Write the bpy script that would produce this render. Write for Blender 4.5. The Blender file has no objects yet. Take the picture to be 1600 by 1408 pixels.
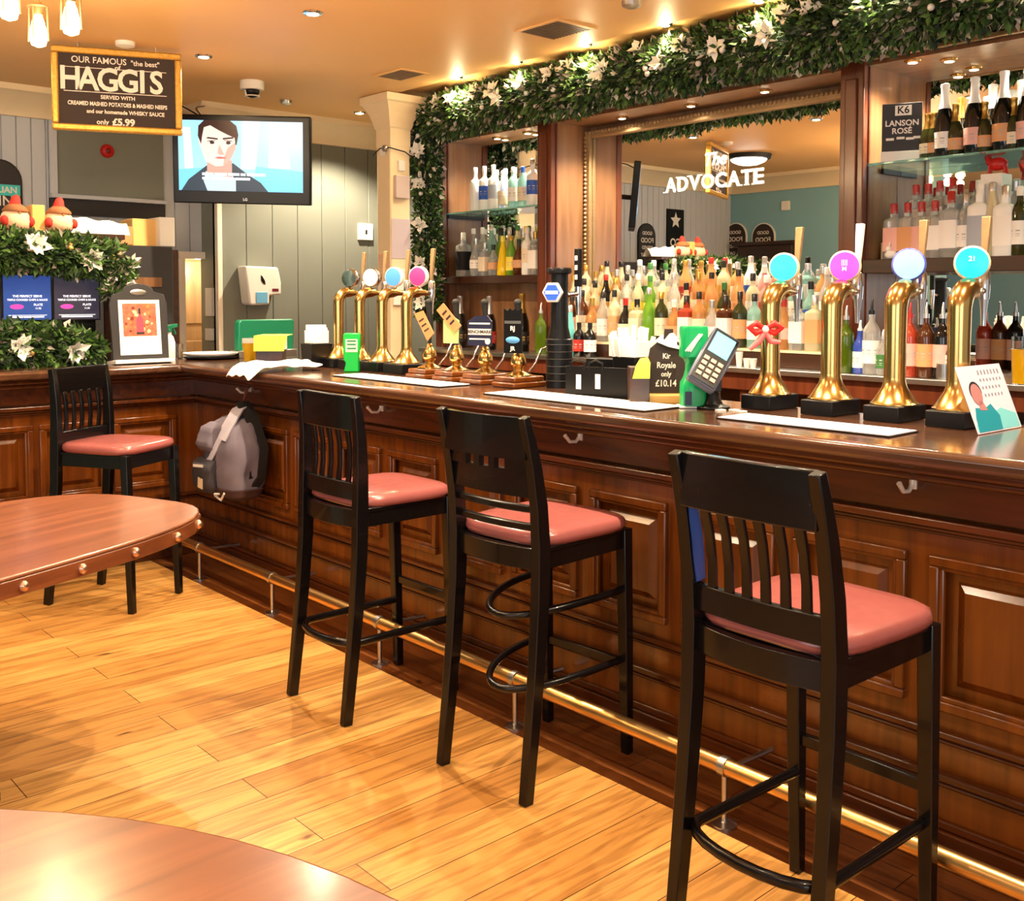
import bpy, bmesh, math, random
from mathutils import Vector, Matrix, Euler, noise
random.seed(7)
S = bpy.context.scene
COL = S.collection
PI = math.pi
# ---------------------------------------------------------------- camera
F_PX, CX, CY, EYE = 1598.0, 800.0, 540.0, 1.5
pitch = math.atan(77 / 1598.0)
yaw = math.atan(1431 / math.hypot(1598, 77))
FW = Vector((math.sin(yaw) * math.cos(pitch), math.cos(yaw) * math.cos(pitch), -math.sin(pitch)))
RT = Vector((math.cos(yaw), -math.sin(yaw), 0))
UP = RT.cross(FW)
cd = bpy.data.cameras.new('camera')
cam = bpy.data.objects.new('camera', cd)
COL.objects.link(cam)
cam.location = (0, 0, EYE)
cam.rotation_euler = Matrix((RT, UP, -FW)).transposed().to_euler()
cd.sensor_fit = 'HORIZONTAL'
cd.sensor_width = 36
cd.lens = F_PX / 1600 * 36
cd.shift_y = -(704 - CY) / 1600
cd.clip_start = 0.02
S.camera = cam
# ---------------------------------------------------------------- world, exposure, main lights
w = bpy.data.worlds.new('world')
S.world = w
w.use_nodes = True
w.node_tree.nodes['Background'].inputs[0].default_value = (1.0, 0.93, 0.84, 1)
w.node_tree.nodes['Background'].inputs[1].default_value = 0.36
S.view_settings.view_transform = 'Standard'
S.view_settings.look = 'None'
S.view_settings.gamma = 1
S.view_settings.exposure = 0.66
ZC = 2.82          # ceiling height
WARM = (1.0, 0.74, 0.46)
def light(kind, loc, power, color=WARM, size=0.05, rot=(0, 0, 0), angle=None, blend=0.5, sy=None):
    ld = bpy.data.lights.new('lamp_or_fill', kind)
    ld.energy = power
    ld.color = color
    if kind == 'AREA':
        ld.size = size
        if sy:
            ld.shape = 'RECTANGLE'; ld.size_y = sy
    else:
        ld.shadow_soft_size = size
    if kind == 'SPOT':
        ld.spot_size = angle; ld.spot_blend = blend
    o = bpy.data.objects.new('lamp_or_fill', ld)
    COL.objects.link(o)
    o.location = loc; o.rotation_euler = rot
    return o
# area fill lights added out of view behind and beside the camera
light('AREA', (-1.5, -2.35, 1.55), 48, (0.95, 0.97, 1.0), 3.6, (PI / 2, 0, 0), sy=1.5)
light('AREA', (-3.35, 1.0, 1.6), 30, (0.95, 0.97, 1.0), 3.0, (PI / 2, 0, -PI / 2), sy=1.4)
DOWN = [(2.53, 5.37), (2.53, 4.22), (2.53, 3.07), (2.53, 1.92), (2.53, 0.77), (1.1, 3.6), (1.1, 2.2), (1.1, 0.6), (-0.5, 3.0), (-0.5, 1.2), (4.13, 6.26), (1.2, 5.85)]  # last one is added to brighten the pale wall at back left
for x, y in DOWN:
    light('SPOT', (x, y, ZC - 0.03), 128 if x > 2 else (110 if y > 5 else 30), (1.0, 0.80, 0.55), 0.018, angle=2.3, blend=0.5)
WASH = [(4.04, 5.03 - 0.556 * k) for k in range(9)]
for x, y in WASH:
    light('SPOT', (x, y, ZC), 16, (1.0, 0.82, 0.5), 0.03, angle=2.4, blend=0.9)
    light('POINT', (x, y, ZC - 0.055), 3.2, (1.0, 0.80, 0.45), 0.02)
SOFFIT = [(4.52, 5.2), (4.52, 4.9), (4.56, 4.12), (4.55, 3.6), (4.52, 3.1), (4.55, 2.15), (4.45, 2.27), (4.5, 1.7), (4.5, 1.2)]
for x, y in SOFFIT:
    light('SPOT', (x, y, 2.53), 44 if 2.6 < y < 4.5 else 24, (1.0, 0.85, 0.62), 0.03, angle=2.4, blend=0.7)
# ---------------------------------------------------------------- helpers
def ray(u, v): return FW * F_PX + RT * (u - CX) + UP * (CY - v)
O = Vector((0, 0, EYE))
def PX(u, v, x): d = ray(u, v); return O + d * (x / d.x)
def PY(u, v, y): d = ray(u, v); return O + d * (y / d.y)
def PZ(u, v, z): d = ray(u, v); return O + d * ((z - EYE) / d.z)
def deep(u, v, D): d = ray(u, v); return O + d * (D / d.dot(FW))
def T(x=0, y=0, z=0): return Matrix.Translation((x, y, z))
def RZ(a): return Matrix.Rotation(a, 4, 'Z')
def RX(a): return Matrix.Rotation(a, 4, 'X')
def RY(a): return Matrix.Rotation(a, 4, 'Y')
def frame(o, right, up):
    r = Vector(right).normalized(); u = Vector(up); n = r.cross(u).normalized(); u = n.cross(r).normalized()
    m = Matrix((r, u, n)).transposed().to_4x4(); m.translation = Vector(o)
    return m
_txt = {}
def text_geo(s, size, ext, bold, align):
    k = (s, size, ext, bold, align)
    if k in _txt: return _txt[k]
    c = bpy.data.curves.new('t', 'FONT'); c.body = s; c.size = size; c.extrude = ext; c.offset = bold
    c.align_x = align; c.align_y = 'CENTER'; c.resolution_u = 3
    o = bpy.data.objects.new('t', c); COL.objects.link(o)
    dg = bpy.context.evaluated_depsgraph_get(); dg.update()
    m = bpy.data.meshes.new_from_object(o.evaluated_get(dg))
    g = ([v.co.copy() for v in m.vertices], [tuple(p.vertices) for p in m.polygons])
    bpy.data.meshes.remove(m); bpy.data.objects.remove(o); bpy.data.curves.remove(c)
    _txt[k] = g
    return g
class MB:
    def __init__(s, M=None):
        s.v = []; s.f = []; s.m = []; s.mi = 0; s.M = M or Matrix()
    def add(s, vs, fs, M=None):
        A = s.M @ M if M is not None else s.M
        n = len(s.v)
        s.v += [A @ Vector(p) for p in vs]
        s.f += [tuple(i + n for i in f) for f in fs]
        s.m += [s.mi] * len(fs)
        return s
    def bx(s, x0, x1, y0, y1, z0, z1, M=None, taper=None):
        vs = [(x, y, z) for z in (z0, z1) for y in (y0, y1) for x in (x0, x1)]
        if taper:
            cx, cy = (x0 + x1) / 2, (y0 + y1) / 2
            vs = [(x, y, z) if z == z0 else (cx + (x - cx) * taper, cy + (y - cy) * taper, z) for x, y, z in vs]
        return s.add(vs, [(0, 2, 3, 1), (4, 5, 7, 6), (0, 1, 5, 4), (2, 6, 7, 3), (0, 4, 6, 2), (1, 3, 7, 5)], M)
    def box(s, c, d, M=None):
        return s.bx(c[0] - d[0] / 2, c[0] + d[0] / 2, c[1] - d[1] / 2, c[1] + d[1] / 2, c[2] - d[2] / 2, c[2] + d[2] / 2, M)
    def tube(s, pts, r, n=12, M=None, flat=1.0, cap=True, up0=(0, 0, 1)):
        pts = [Vector(p) for p in pts]; k = len(pts)
        rr = r if isinstance(r, (list, tuple)) else [r] * k
        vs = []; up = Vector(up0)
        for i, p in enumerate(pts):
            t = (pts[min(i + 1, k - 1)] - pts[max(i - 1, 0)]).normalized()
            if abs(t.dot(up)) > 0.98: up = Vector((1, 0, 0)) if abs(t.x) < 0.9 else Vector((0, 1, 0))
            a = t.cross(up).normalized(); b = a.cross(t).normalized(); up = b
            for j in range(n):
                th = 2 * PI * j / n
                vs.append(p + a * math.cos(th) * rr[i] + b * math.sin(th) * rr[i] * flat)
        fs = [(i * n + j, i * n + (j + 1) % n, (i + 1) * n + (j + 1) % n, (i + 1) * n + j) for i in range(k - 1) for j in range(n)]
        if cap: fs += [tuple(reversed(range(n))), tuple(range((k - 1) * n, k * n))]
        return s.add(vs, fs, M)
    def bar(s, pts, wd, th, M=None, side=(0, 1, 0)):
        """rectangular section swept along pts; wd along `side`"""
        pts = [Vector(p) for p in pts]; k = len(pts); vs = []
        sv = Vector(side)
        W = wd if isinstance(wd, (list, tuple)) else [wd] * k
        H = th if isinstance(th, (list, tuple)) else [th] * k
        for i, p in enumerate(pts):
            t = (pts[min(i + 1, k - 1)] - pts[max(i - 1, 0)]).normalized()
            a = (sv - t * sv.dot(t)).normalized(); b = t.cross(a)
            for p2, q in ((-1, -1), (1, -1), (1, 1), (-1, 1)):
                vs.append(p + a * p2 * W[i] / 2 + b * q * H[i] / 2)
        fs = [(i * 4 + j, i * 4 + (j + 1) % 4, (i + 1) * 4 + (j + 1) % 4, (i + 1) * 4 + j) for i in range(k - 1) for j in range(4)]
        fs += [(3, 2, 1, 0), ((k - 1) * 4, (k - 1) * 4 + 1, (k - 1) * 4 + 2, (k - 1) * 4 + 3)]
        return s.add(vs, fs, M)
    def lathe(s, prof, n=20, M=None, sx=1, sy=1, sq=0):
        vs = []; k = len(prof)
        for r, z in prof:
            for j in range(n):
                a = 2 * PI * (j + .5) / n; c, d = math.cos(a), math.sin(a)
                q = 1.0
                if sq: q = (abs(c) ** sq + abs(d) ** sq) ** (-1.0 / sq)
                vs.append((r * c * q * sx, r * d * q * sy, z))
        fs = [(i * n + j, i * n + (j + 1) % n, (i + 1) * n + (j + 1) % n, (i + 1) * n + j) for i in range(k - 1) for j in range(n)]
        fs += [tuple(reversed(range(n))), tuple(range((k - 1) * n, k * n))]
        return s.add(vs, fs, M)
    def prism(s, poly, h, M=None, z0=0):
        n = len(poly)
        vs = [(x, y, z0) for x, y in poly] + [(x, y, z0 + h) for x, y in poly]
        fs = [tuple(reversed(range(n))), tuple(range(n, 2 * n))] + [(i, (i + 1) % n, n + (i + 1) % n, n + i) for i in range(n)]
        return s.add(vs, fs, M)
    def sph(s, c, r, n=14, m=9, sc=(1, 1, 1), M=None):
        prof = [(max(1e-4, r * math.sin(PI * i / m)), -r * math.cos(PI * i / m)) for i in range(m + 1)]
        A = T(*c) @ Matrix.Diagonal((*sc, 1))
        return s.lathe(prof, n, (M @ A) if M is not None else A)
    def text(s, t, size, M, ext=0.001, bold=0, align='CENTER', sx=1.0):
        vs, fs = text_geo(t, size, ext, bold, align)
        return s.add(vs, fs, M @ Matrix.Diagonal((sx, 1, 1, 1)))
    def build(s, name, mats, parent=None, bevel=0, smooth=35, seg=2, label=None, cut=None):
        me = bpy.data.meshes.new(name)
        org = Vector((0, 0, 0))
        me.from_pydata(s.v, [], s.f)
        if not isinstance(mats, (list, tuple)): mats = [mats]
        for m in mats: me.materials.append(m)
        if len(mats) > 1: me.polygons.foreach_set('material_index', s.m)
        me.update()
        if smooth:
            me.shade_smooth(); me.set_sharp_from_angle(angle=math.radians(smooth))
        o = bpy.data.objects.new(name, me)
        COL.objects.link(o)
        if parent: o.parent = parent
        if bevel:
            b = o.modifiers.new('bevel', 'BEVEL'); b.width = bevel; b.segments = seg; b.limit_method = 'ANGLE'; b.angle_limit = math.radians(40)
            b.harden_normals = False
        if label: o['label'] = label
        return o
def tag(o, label, cat, group=None):
    o['label'] = label; o['category'] = cat
    if group: o['group'] = group
    return o
def thing(name, label, cat, loc=(0, 0, 0), rz=0, group=None):
    o = bpy.data.objects.new(name, None); COL.objects.link(o)
    o.empty_display_size = 0.1
    o.location = loc; o.rotation_euler = (0, 0, rz)
    return tag(o, label, cat, group)
def struct(o):
    o['kind'] = 'structure'; return o
def dup(root, loc, rz=0, label=None, group=None, name=None):
    r = root.copy(); COL.objects.link(r); r.location = loc; r.rotation_euler = (0, 0, rz)
    if label: r['label'] = label
    if group: r['group'] = group
    def kids(a, b):
        for ch in [c for c in bpy.data.objects if c.parent == a]:
            c = ch.copy(); COL.objects.link(c); c.parent = b
            kids(ch, c)
    kids(root, r)
    return r
# ---------------------------------------------------------------- materials
def lin(c): return tuple((x / 12.92 if x <= 0.04045 else ((x + 0.055) / 1.055) ** 2.4) for x in c)
def rgb(r, g, b): return (*lin((r / 255, g / 255, b / 255)), 1)
_mats = {}
def mat(name, col, rough=0.5, metal=0, spec=0.5, emit=None, es=1, trans=0, ior=1.45, alpha=1, coat=0, nz=0, nscale=20, bump=0):
    if name in _mats: return _mats[name]
    m = bpy.data.materials.new(name); m.use_nodes = True
    nt = m.node_tree; b = nt.nodes['Principled BSDF']
    b.inputs['Base Color'].default_value = col
    b.inputs['Roughness'].default_value = rough; b.inputs['Metallic'].default_value = metal
    b.inputs['Specular IOR Level'].default_value = spec
    b.inputs['Transmission Weight'].default_value = trans; b.inputs['IOR'].default_value = ior
    b.inputs['Alpha'].default_value = alpha; b.inputs['Coat Weight'].default_value = coat
    if emit: b.inputs['Emission Color'].default_value = emit; b.inputs['Emission Strength'].default_value = es
    if nz or bump:
        tc = nt.nodes.new('ShaderNodeTexCoord'); n = nt.nodes.new('ShaderNodeTexNoise')
        n.inputs['Scale'].default_value = nscale; n.inputs['Detail'].default_value = 4
        nt.links.new(tc.outputs['Object'], n.inputs['Vector'])
        if nz:
            h = nt.nodes.new('ShaderNodeMixRGB'); h.blend_type = 'MIX'
            h.inputs[1].default_value = tuple(c * (1 - nz) for c in col[:3]) + (1,)
            h.inputs[2].default_value = tuple(min(1, c * (1 + nz)) for c in col[:3]) + (1,)
            nt.links.new(n.outputs['Fac'], h.inputs[0]); nt.links.new(h.outputs[0], b.inputs['Base Color'])
        if bump:
            bp = nt.nodes.new('ShaderNodeBump'); bp.inputs['Strength'].default_value = bump; bp.inputs['Distance'].default_value = 0.004
            nt.links.new(n.outputs['Fac'], bp.inputs['Height']); nt.links.new(bp.outputs[0], b.inputs['Normal'])
    _mats[name] = m
    return m
def wood(name, c1, c2, rough=0.3, axis='Y', scale=6, coat=0.3, stretch=12):
    if name in _mats: return _mats[name]
    m = bpy.data.materials.new(name); m.use_nodes = True
    nt = m.node_tree; b = nt.nodes['Principled BSDF']; L = nt.links.new
    tc = nt.nodes.new('ShaderNodeTexCoord'); mp = nt.nodes.new('ShaderNodeMapping')
    sc = {'X': (1, stretch, stretch), 'Y': (stretch, 1, stretch), 'Z': (stretch, stretch, 1)}[axis]
    mp.inputs['Scale'].default_value = sc
    n = nt.nodes.new('ShaderNodeTexNoise'); n.inputs['Scale'].default_value = scale / 3; n.inputs['Detail'].default_value = 6; n.inputs['Distortion'].default_value = 0.6
    cr = nt.nodes.new('ShaderNodeValToRGB')
    cr.color_ramp.elements[0].position = 0.3; cr.color_ramp.elements[0].color = c1
    cr.color_ramp.elements[1].position = 0.7; cr.color_ramp.elements[1].color = c2
    L(tc.outputs['Object'], mp.inputs['Vector']); L(mp.outputs[0], n.inputs['Vector']); L(n.outputs['Fac'], cr.inputs[0]); L(cr.outputs[0], b.inputs['Base Color'])
    bp = nt.nodes.new('ShaderNodeBump'); bp.inputs['Strength'].default_value = 0.15; bp.inputs['Distance'].default_value = 0.002
    L(n.outputs['Fac'], bp.inputs['Height']); L(bp.outputs[0], b.inputs['Normal'])
    b.inputs['Roughness'].default_value = rough; b.inputs['Coat Weight'].default_value = coat; b.inputs['Coat Roughness'].default_value = 0.15
    _mats[name] = m
    return m
def planks(name, c1, c2, cm, width, length, alongY, dark, rough=0.32):
    m = bpy.data.materials.new(name); m.use_nodes = True
    nt = m.node_tree; b = nt.nodes['Principled BSDF']; L = nt.links.new
    tc = nt.nodes.new('ShaderNodeTexCoord'); mp = nt.nodes.new('ShaderNodeMapping')
    if alongY: mp.inputs['Rotation'].default_value = (0, 0, PI / 2)
    L(tc.outputs['Object'], mp.inputs['Vector'])
    br = nt.nodes.new('ShaderNodeTexBrick'); br.offset = 0.37; br.offset_frequency = 2
    br.inputs['Scale'].default_value = 1; br.inputs['Brick Width'].default_value = length; br.inputs['Row Height'].default_value = width
    br.inputs['Mortar Size'].default_value = 0.0018; br.inputs['Mortar Smooth'].default_value = 0.3; br.inputs['Bias'].default_value = 0
    br.inputs['Color1'].default_value = c1; br.inputs['Color2'].default_value = c2; br.inputs['Mortar'].default_value = cm
    L(mp.outputs[0], br.inputs['Vector'])
    mp2 = nt.nodes.new('ShaderNodeMapping'); mp2.inputs['Scale'].default_value = (1.3, 16, 1) if not alongY else (1.3, 16, 1)
    L(mp.outputs[0], mp2.inputs['Vector'])
    n = nt.nodes.new('ShaderNodeTexNoise'); n.inputs['Scale'].default_value = 1.6; n.inputs['Detail'].default_value = 7; n.inputs['Distortion'].default_value = 1.6
    L(mp2.outputs[0], n.inputs['Vector'])
    cr = nt.nodes.new('ShaderNodeValToRGB'); cr.color_ramp.elements[0].position = 0.36; cr.color_ramp.elements[0].color = (dark, dark * 0.92, dark * 0.8, 1)
    cr.color_ramp.elements[1].position = 0.56; cr.color_ramp.elements[1].color = (1, 1, 1, 1)
    L(n.outputs['Fac'], cr.inputs[0])
    mx = nt.nodes.new('ShaderNodeMixRGB'); mx.blend_type = 'MULTIPLY'; mx.inputs[0].default_value = 0.9
    L(br.outputs['Color'], mx.inputs[1]); L(cr.outputs[0], mx.inputs[2])
    # knots
    mp3 = nt.nodes.new('ShaderNodeMapping'); mp3.inputs['Scale'].default_value = (1.5, 3.6, 1)
    L(mp.outputs[0], mp3.inputs['Vector'])
    vo = nt.nodes.new('ShaderNodeTexVoronoi'); vo.inputs['Scale'].default_value = 1.3
    n3 = nt.nodes.new('ShaderNodeTexNoise'); n3.inputs['Scale'].default_value = 9
    L(mp3.outputs[0], n3.inputs['Vector'])
    ad = nt.nodes.new('ShaderNodeMixRGB'); ad.blend_type = 'ADD'; ad.inputs[0].default_value = 0.12
    L(mp3.outputs[0], ad.inputs[1]); L(n3.outputs['Color'], ad.inputs[2]); L(ad.outputs[0], vo.inputs['Vector'])
    cr2 = nt.nodes.new('ShaderNodeValToRGB'); cr2.color_ramp.elements[0].position = 0.03; cr2.color_ramp.elements[0].color = (0.16, 0.08, 0.03, 1)
    cr2.color_ramp.elements[1].position = 0.085; cr2.color_ramp.elements[1].color = (1, 1, 1, 1)
    L(vo.outputs['Distance'], cr2.inputs[0])
    mx2 = nt.nodes.new('ShaderNodeMixRGB'); mx2.blend_type = 'MULTIPLY'; mx2.inputs[0].default_value = 0.85
    L(mx.outputs[0], mx2.inputs[1]); L(cr2.outputs[0], mx2.inputs[2]); L(mx2.outputs[0], b.inputs['Base Color'])
    bp = nt.nodes.new('ShaderNodeBump'); bp.inputs['Strength'].default_value = 0.25; bp.inputs['Distance'].default_value = 0.002
    L(br.outputs['Fac'], bp.inputs['Height']); bp.invert = True; L(bp.outputs[0], b.inputs['Normal'])
    b.inputs['Roughness'].default_value = rough
    _mats[name] = m
    return m
M = {}
M['barwood'] = wood('dark polished bar wood', rgb(58, 25, 5), rgb(92, 43, 9), 0.22, 'Y', 6)
M['panel'] = wood('orange brown panel wood', rgb(84, 40, 6), rgb(120, 62, 12), 0.25, 'Z', 5)
M['bartop'] = wood('worn polished worktop', rgb(62, 40, 27), rgb(96, 62, 42), 0.16, 'Y', 5, coat=0.6)
M['redwood'] = wood('red brown pilaster wood', rgb(84, 38, 20), rgb(116, 58, 32), 0.3, 'Z', 5)
M['lightwood'] = wood('warm mid brown veneer', rgb(116, 78, 48), rgb(148, 104, 68), 0.35, 'Z', 5)
M['darkwood'] = wood('very dark shelf wood', rgb(44, 24, 14), rgb(66, 36, 20), 0.35, 'Y', 5)
M['table'] = wood('red brown table top', rgb(110, 62, 36), rgb(144, 86, 54), 0.28, 'X', 5, coat=0.25)
M['tableedge'] = wood('table rim wood', rgb(100, 52, 26), rgb(126, 68, 36), 0.35, 'X', 8)
M['floor'] = planks('oak floorboards', rgb(216, 162, 90), rgb(186, 128, 62), rgb(80, 46, 18), 0.16, 1.45, False, 0.58)
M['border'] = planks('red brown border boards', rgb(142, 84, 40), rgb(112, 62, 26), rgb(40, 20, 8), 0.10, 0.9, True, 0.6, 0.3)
M['lacquer'] = mat('black lacquered wood', rgb(13, 10, 10), 0.25, spec=0.35, coat=0.15, nz=0.3, nscale=8)
M['leather'] = mat('dusty red leather', rgb(150, 84, 80), 0.24, nz=0.10, nscale=30, bump=0.15, coat=0.15)
M['brass'] = mat('polished brass', rgb(204, 166, 100), 0.2, 1)
M['postwhite'] = mat('off white gloss paint', rgb(248, 240, 224), 0.4)
M['brassrail'] = mat('satin brass rail', rgb(222, 178, 112), 0.3, 1)
M['chrome'] = mat('chrome', rgb(225, 225, 228), 0.12, 1)
M['steel'] = mat('brushed steel', rgb(190, 188, 184), 0.3, 1)
M['mirror'] = mat('mirror glass', (0.86, 0.86, 0.84, 1), 0.0, 1)
M['gilt'] = mat('antique gilt', rgb(164, 134, 96), 0.45, 0.5, nz=0.25, nscale=60)
M['ceiling'] = mat('tan ceiling paint', rgb(234, 188, 124), 0.5, nz=0.05, nscale=1.5)
M['cream'] = mat('cream gloss paint', rgb(238, 218, 180), 0.4, nz=0.05, nscale=8)
M['wallgrey'] = mat('grey green wall paint', rgb(126, 131, 123), 0.45, nz=0.06, nscale=3)
M['wallpale'] = mat('pale grey wall paint', rgb(196, 202, 210), 0.45, nz=0.05, nscale=3)
M['wallblue'] = mat('grey blue wall paint', rgb(132, 182, 196), 0.5, nz=0.05, nscale=2)
M['black'] = mat('black plastic', rgb(14, 14, 16), 0.35, spec=0.3)
M['matblack'] = mat('matt black', rgb(26, 25, 25), 0.6)
M['chalk'] = mat('chalkboard', rgb(52, 40, 36), 0.7, nz=0.2, nscale=10)
M['charcoal'] = mat('charcoal board', rgb(44, 42, 44), 0.5)
M['white'] = mat('white plastic', rgb(236, 234, 228), 0.35)
M['paper'] = mat('white paper', rgb(244, 240, 232), 0.7)
M['ink'] = mat('white lettering', rgb(240, 232, 222), 0.6)
M['darkink'] = mat('dark lettering', rgb(40, 36, 40), 0.6)
M['green'] = mat('emerald green plastic', rgb(0, 150, 84), 0.3)
M['dgreen'] = mat('dark green plastic', rgb(20, 110, 78), 0.35)
M['yellow'] = mat('yellow paper', rgb(248, 236, 70), 0.6)
M['orange'] = mat('orange card', rgb(216, 140, 90), 0.6)
M['red'] = mat('red plastic', rgb(200, 30, 26), 0.4)
M['bulb'] = mat('glowing bulb', (1, 1, 1, 1), 0.5, emit=(1.0, 0.72, 0.38, 1), es=14)
M['spot'] = mat('lit lamp lens', (1, 1, 1, 1), 0.5, emit=(1.0, 0.86, 0.6, 1), es=7)
M['glassclear'] = mat('clear glass', (0.95, 0.97, 0.96, 1), 0.02, trans=1.0, ior=1.3)
M['shelfglass'] = mat('green edged glass shelf', (0.55, 0.86, 0.80, 1), 0.03, trans=0.85, ior=1.4)
M['doorwood'] = wood('tan door wood', rgb(150, 116, 78), rgb(184, 148, 104), 0.4, 'Z', 5)
# ================================================================ ROOM
XB, XM = 4.35, 4.68      # back bar face, mirror plane
YW, YL = 6.80, 7.05      # right and left parts of the back wall
def wall_boards(name, x0, x1, z0, z1, y, m, pitch=0.118, thick=0.1):
    b = MB(); b.bx(x0, x1, y + 0.012, y + thick, z0, z1)
    x = x0
    while x < x1 - 0.01:
        xe = min(x + pitch, x1); b.bx(x + 0.002, xe - 0.002, y, y + 0.013, z0, z1); x += pitch
    return struct(b.build(name, m, bevel=0.003, seg=1))
b = MB(); b.bx(-3.6, 2.30, -2.6, 9.0, -0.06, 0); struct(b.build('floor', M['floor']))
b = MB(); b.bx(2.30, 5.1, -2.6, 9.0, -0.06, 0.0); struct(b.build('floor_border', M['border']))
b = MB(); b.bx(-3.6, 3.92, -2.6, 7.2, ZC, ZC + 0.1); b.bx(3.92, 5.1, 5.76, 7.2, ZC, ZC + 0.1); struct(b.build('ceiling', M['ceiling']))
b = MB(); b.bx(3.92, 5.1, -2.6, 5.76, ZC + 0.045, ZC + 0.1); struct(b.build('ceiling_strip', M['ceiling']))
DX0, DX1 = PY(278, 450, YL).x, 3.298
DZ = 1.80
wall_boards('wall_back', 3.30, 5.1, 0, ZC, YW, M['wallgrey'], 0.21)
wall_boards('wall_rear_left', -0.3, PY(77, 300, YL).x, 0, ZC, YL, M['wallpale'], 0.09)
wall_boards('wall_rear_middle', PY(77, 300, YL).x, DX0, 0, ZC, YL + 0.03, M['wallpale'], 0.13)
b = MB(); b.bx(PY(77, 300, YL).x, PY(257, 310, YL).x, YL + 0.01, YL + 0.029, 2.172, 2.66); struct(b.build('wall_panel', M['wallgrey']))
wall_boards('wall_rear_over_door', DX0, 3.32, DZ, ZC, YL + 0.03, M['wallpale'], 0.11)
b = MB(); b.bx(3.30, 3.36, YW + 0.02, YL + 0.05, 0, ZC); struct(b.build('wall_return', M['wallgrey']))
b = MB(); b.bx(3.275, 3.312, YW - 0.025, YW + 0.02, 0, 2.62); struct(b.build('trim_1', M['postwhite'], bevel=0.004))
b = MB(); b.bx(4.93, 5.03, -2.6, YW, 0, ZC + 0.045); struct(b.build('wall_right', M['wallgrey']))
b = MB(); b.bx(-0.42, -0.3, 4.6, YL + 0.1, 0, ZC); struct(b.build('wall_side', M['wallblue']))
b = MB(); b.bx(-3.6, -3.5, -2.6, 7.2, 0, 0.85); b.bx(-3.6, -3.5, -2.6, 7.2, 2.35, ZC); b.bx(-3.6, -3.5, -2.6, -0.7, 0.85, 2.35); b.bx(-3.6, -3.5, 2.7, 7.2, 0.85, 2.35)
struct(b.build('wall_left', M['wallblue']))
# cornices
def cornice(name, pts, W):
    """profile swept along a straight run; pts=(a,b) ends, W=(point on wall, outward)"""
    b = MB()
    prof = [(0, -0.17), (0.035, -0.17), (0.045, -0.14), (0.09, -0.10), (0.16, -0.045), (0.20, -0.035), (0.215, 0), (0, 0)]
    a, c = Vector(pts[0]), Vector(pts[1]); n = Vector(W)
    k = len(prof); vs = []
    for p in (a, c):
        for o, z in prof: vs.append(p + n * o + Vector((0, 0, ZC + z)))
    b.add(vs, [(i, (i + 1) % k, k + (i + 1) % k, k + i) for i in range(k)] + [tuple(range(k)), tuple(reversed(range(k, 2 * k)))])
    return struct(b.build(name, M['cream']))
cornice('trim_2', ((3.085, YW, 0), (4.93, YW, 0)), (0, -1, 0))
cornice('trim_3', ((-0.3, YL, 0), (3.30, YL, 0)), (0, -1, 0))
cornice('trim_4', ((3.30, YW - 0.0, 0), (3.30, YL, 0)), (-1, 0, 0))
cornice('trim_5', ((-0.3, 4.6, 0), (-0.3, YL, 0)), (1, 0, 0))
cornice('trim_6', ((-3.5, -2.6, 0), (-3.5, 7.2, 0)), (1, 0, 0))
# ledge and band on the middle wall
xa, xb = PY(77, 300, YL).x, PY(257, 310, YL).x
b = MB(); b.bx(xa, xb, YL - 0.05, YL + 0.03, 2.145, 2.172); struct(b.build('trim_7', M['wallpale'], bevel=0.003))
b = MB(); b.bx(xa, xb, YL - 0.012, YL + 0.03, 2.04, 2.145); struct(b.build('trim_8', M['charcoal']))
b = MB(); b.bx(xa, xa + 0.05, YL - 0.02, YL + 0.03, 2.172, 2.65); struct(b.build('trim_9', M['wallpale'], bevel=0.003))
# doorway with a brown panelled door a little way down the passage
b = MB(); b.bx(DX0 - 0.9, DX0, YL + 0.13, YL + 0.16, 0, 2.0); b.bx(DX0 - 0.03, DX0, YL + 0.13, YL + 0.75, 0, 1.95); b.bx(DX0 - 0.05, 3.75, YL + 0.13, YL + 0.75, 1.86, 1.95); b.bx(3.75, 3.8, YL + 0.05, YL + 0.75, 0, 1.95); b.bx(3.361, 3.8, YL + 0.05, YL + 0.13, 0, 2.0)
struct(b.build('wall_passage', M['cream']))
d = thing('door', '', 'door'); d.name = 'door_1'; d['kind'] = 'structure'; del d['label']; del d['category']
b = MB(); b.bx(DX0 - 0.02, 3.76, YL + 0.68, YL + 0.74, 0, 1.86); b.build('door_leaf', M['doorwood'], d)
for i, (z0, z1) in enumerate(((0.15, 0.75), (0.85, 1.15), (1.28, 1.78))):
    b = MB(); b.bx(DX0 + 0.12, 3.64, YL + 0.665, YL + 0.682, z0, z1); b.build('door_panel', M['doorwood'], d, bevel=0.012)
b = MB(); b.bx(DX0, DX0 + 0.05, YL - 0.02, YL + 0.13, 0, DZ); b.bx(DX0, 3.30, YL - 0.03, YL + 0.1, DZ - 0.03, DZ + 0.02)
b.build('door_frame', M['postwhite'], d, bevel=0.003)
b = MB(); b.bx(DX0 + 0.055, DX0 + 0.085, YL + 0.3, YL + 0.36, 0, 1.85); b.build('door_edge', M['black'], d)
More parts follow.
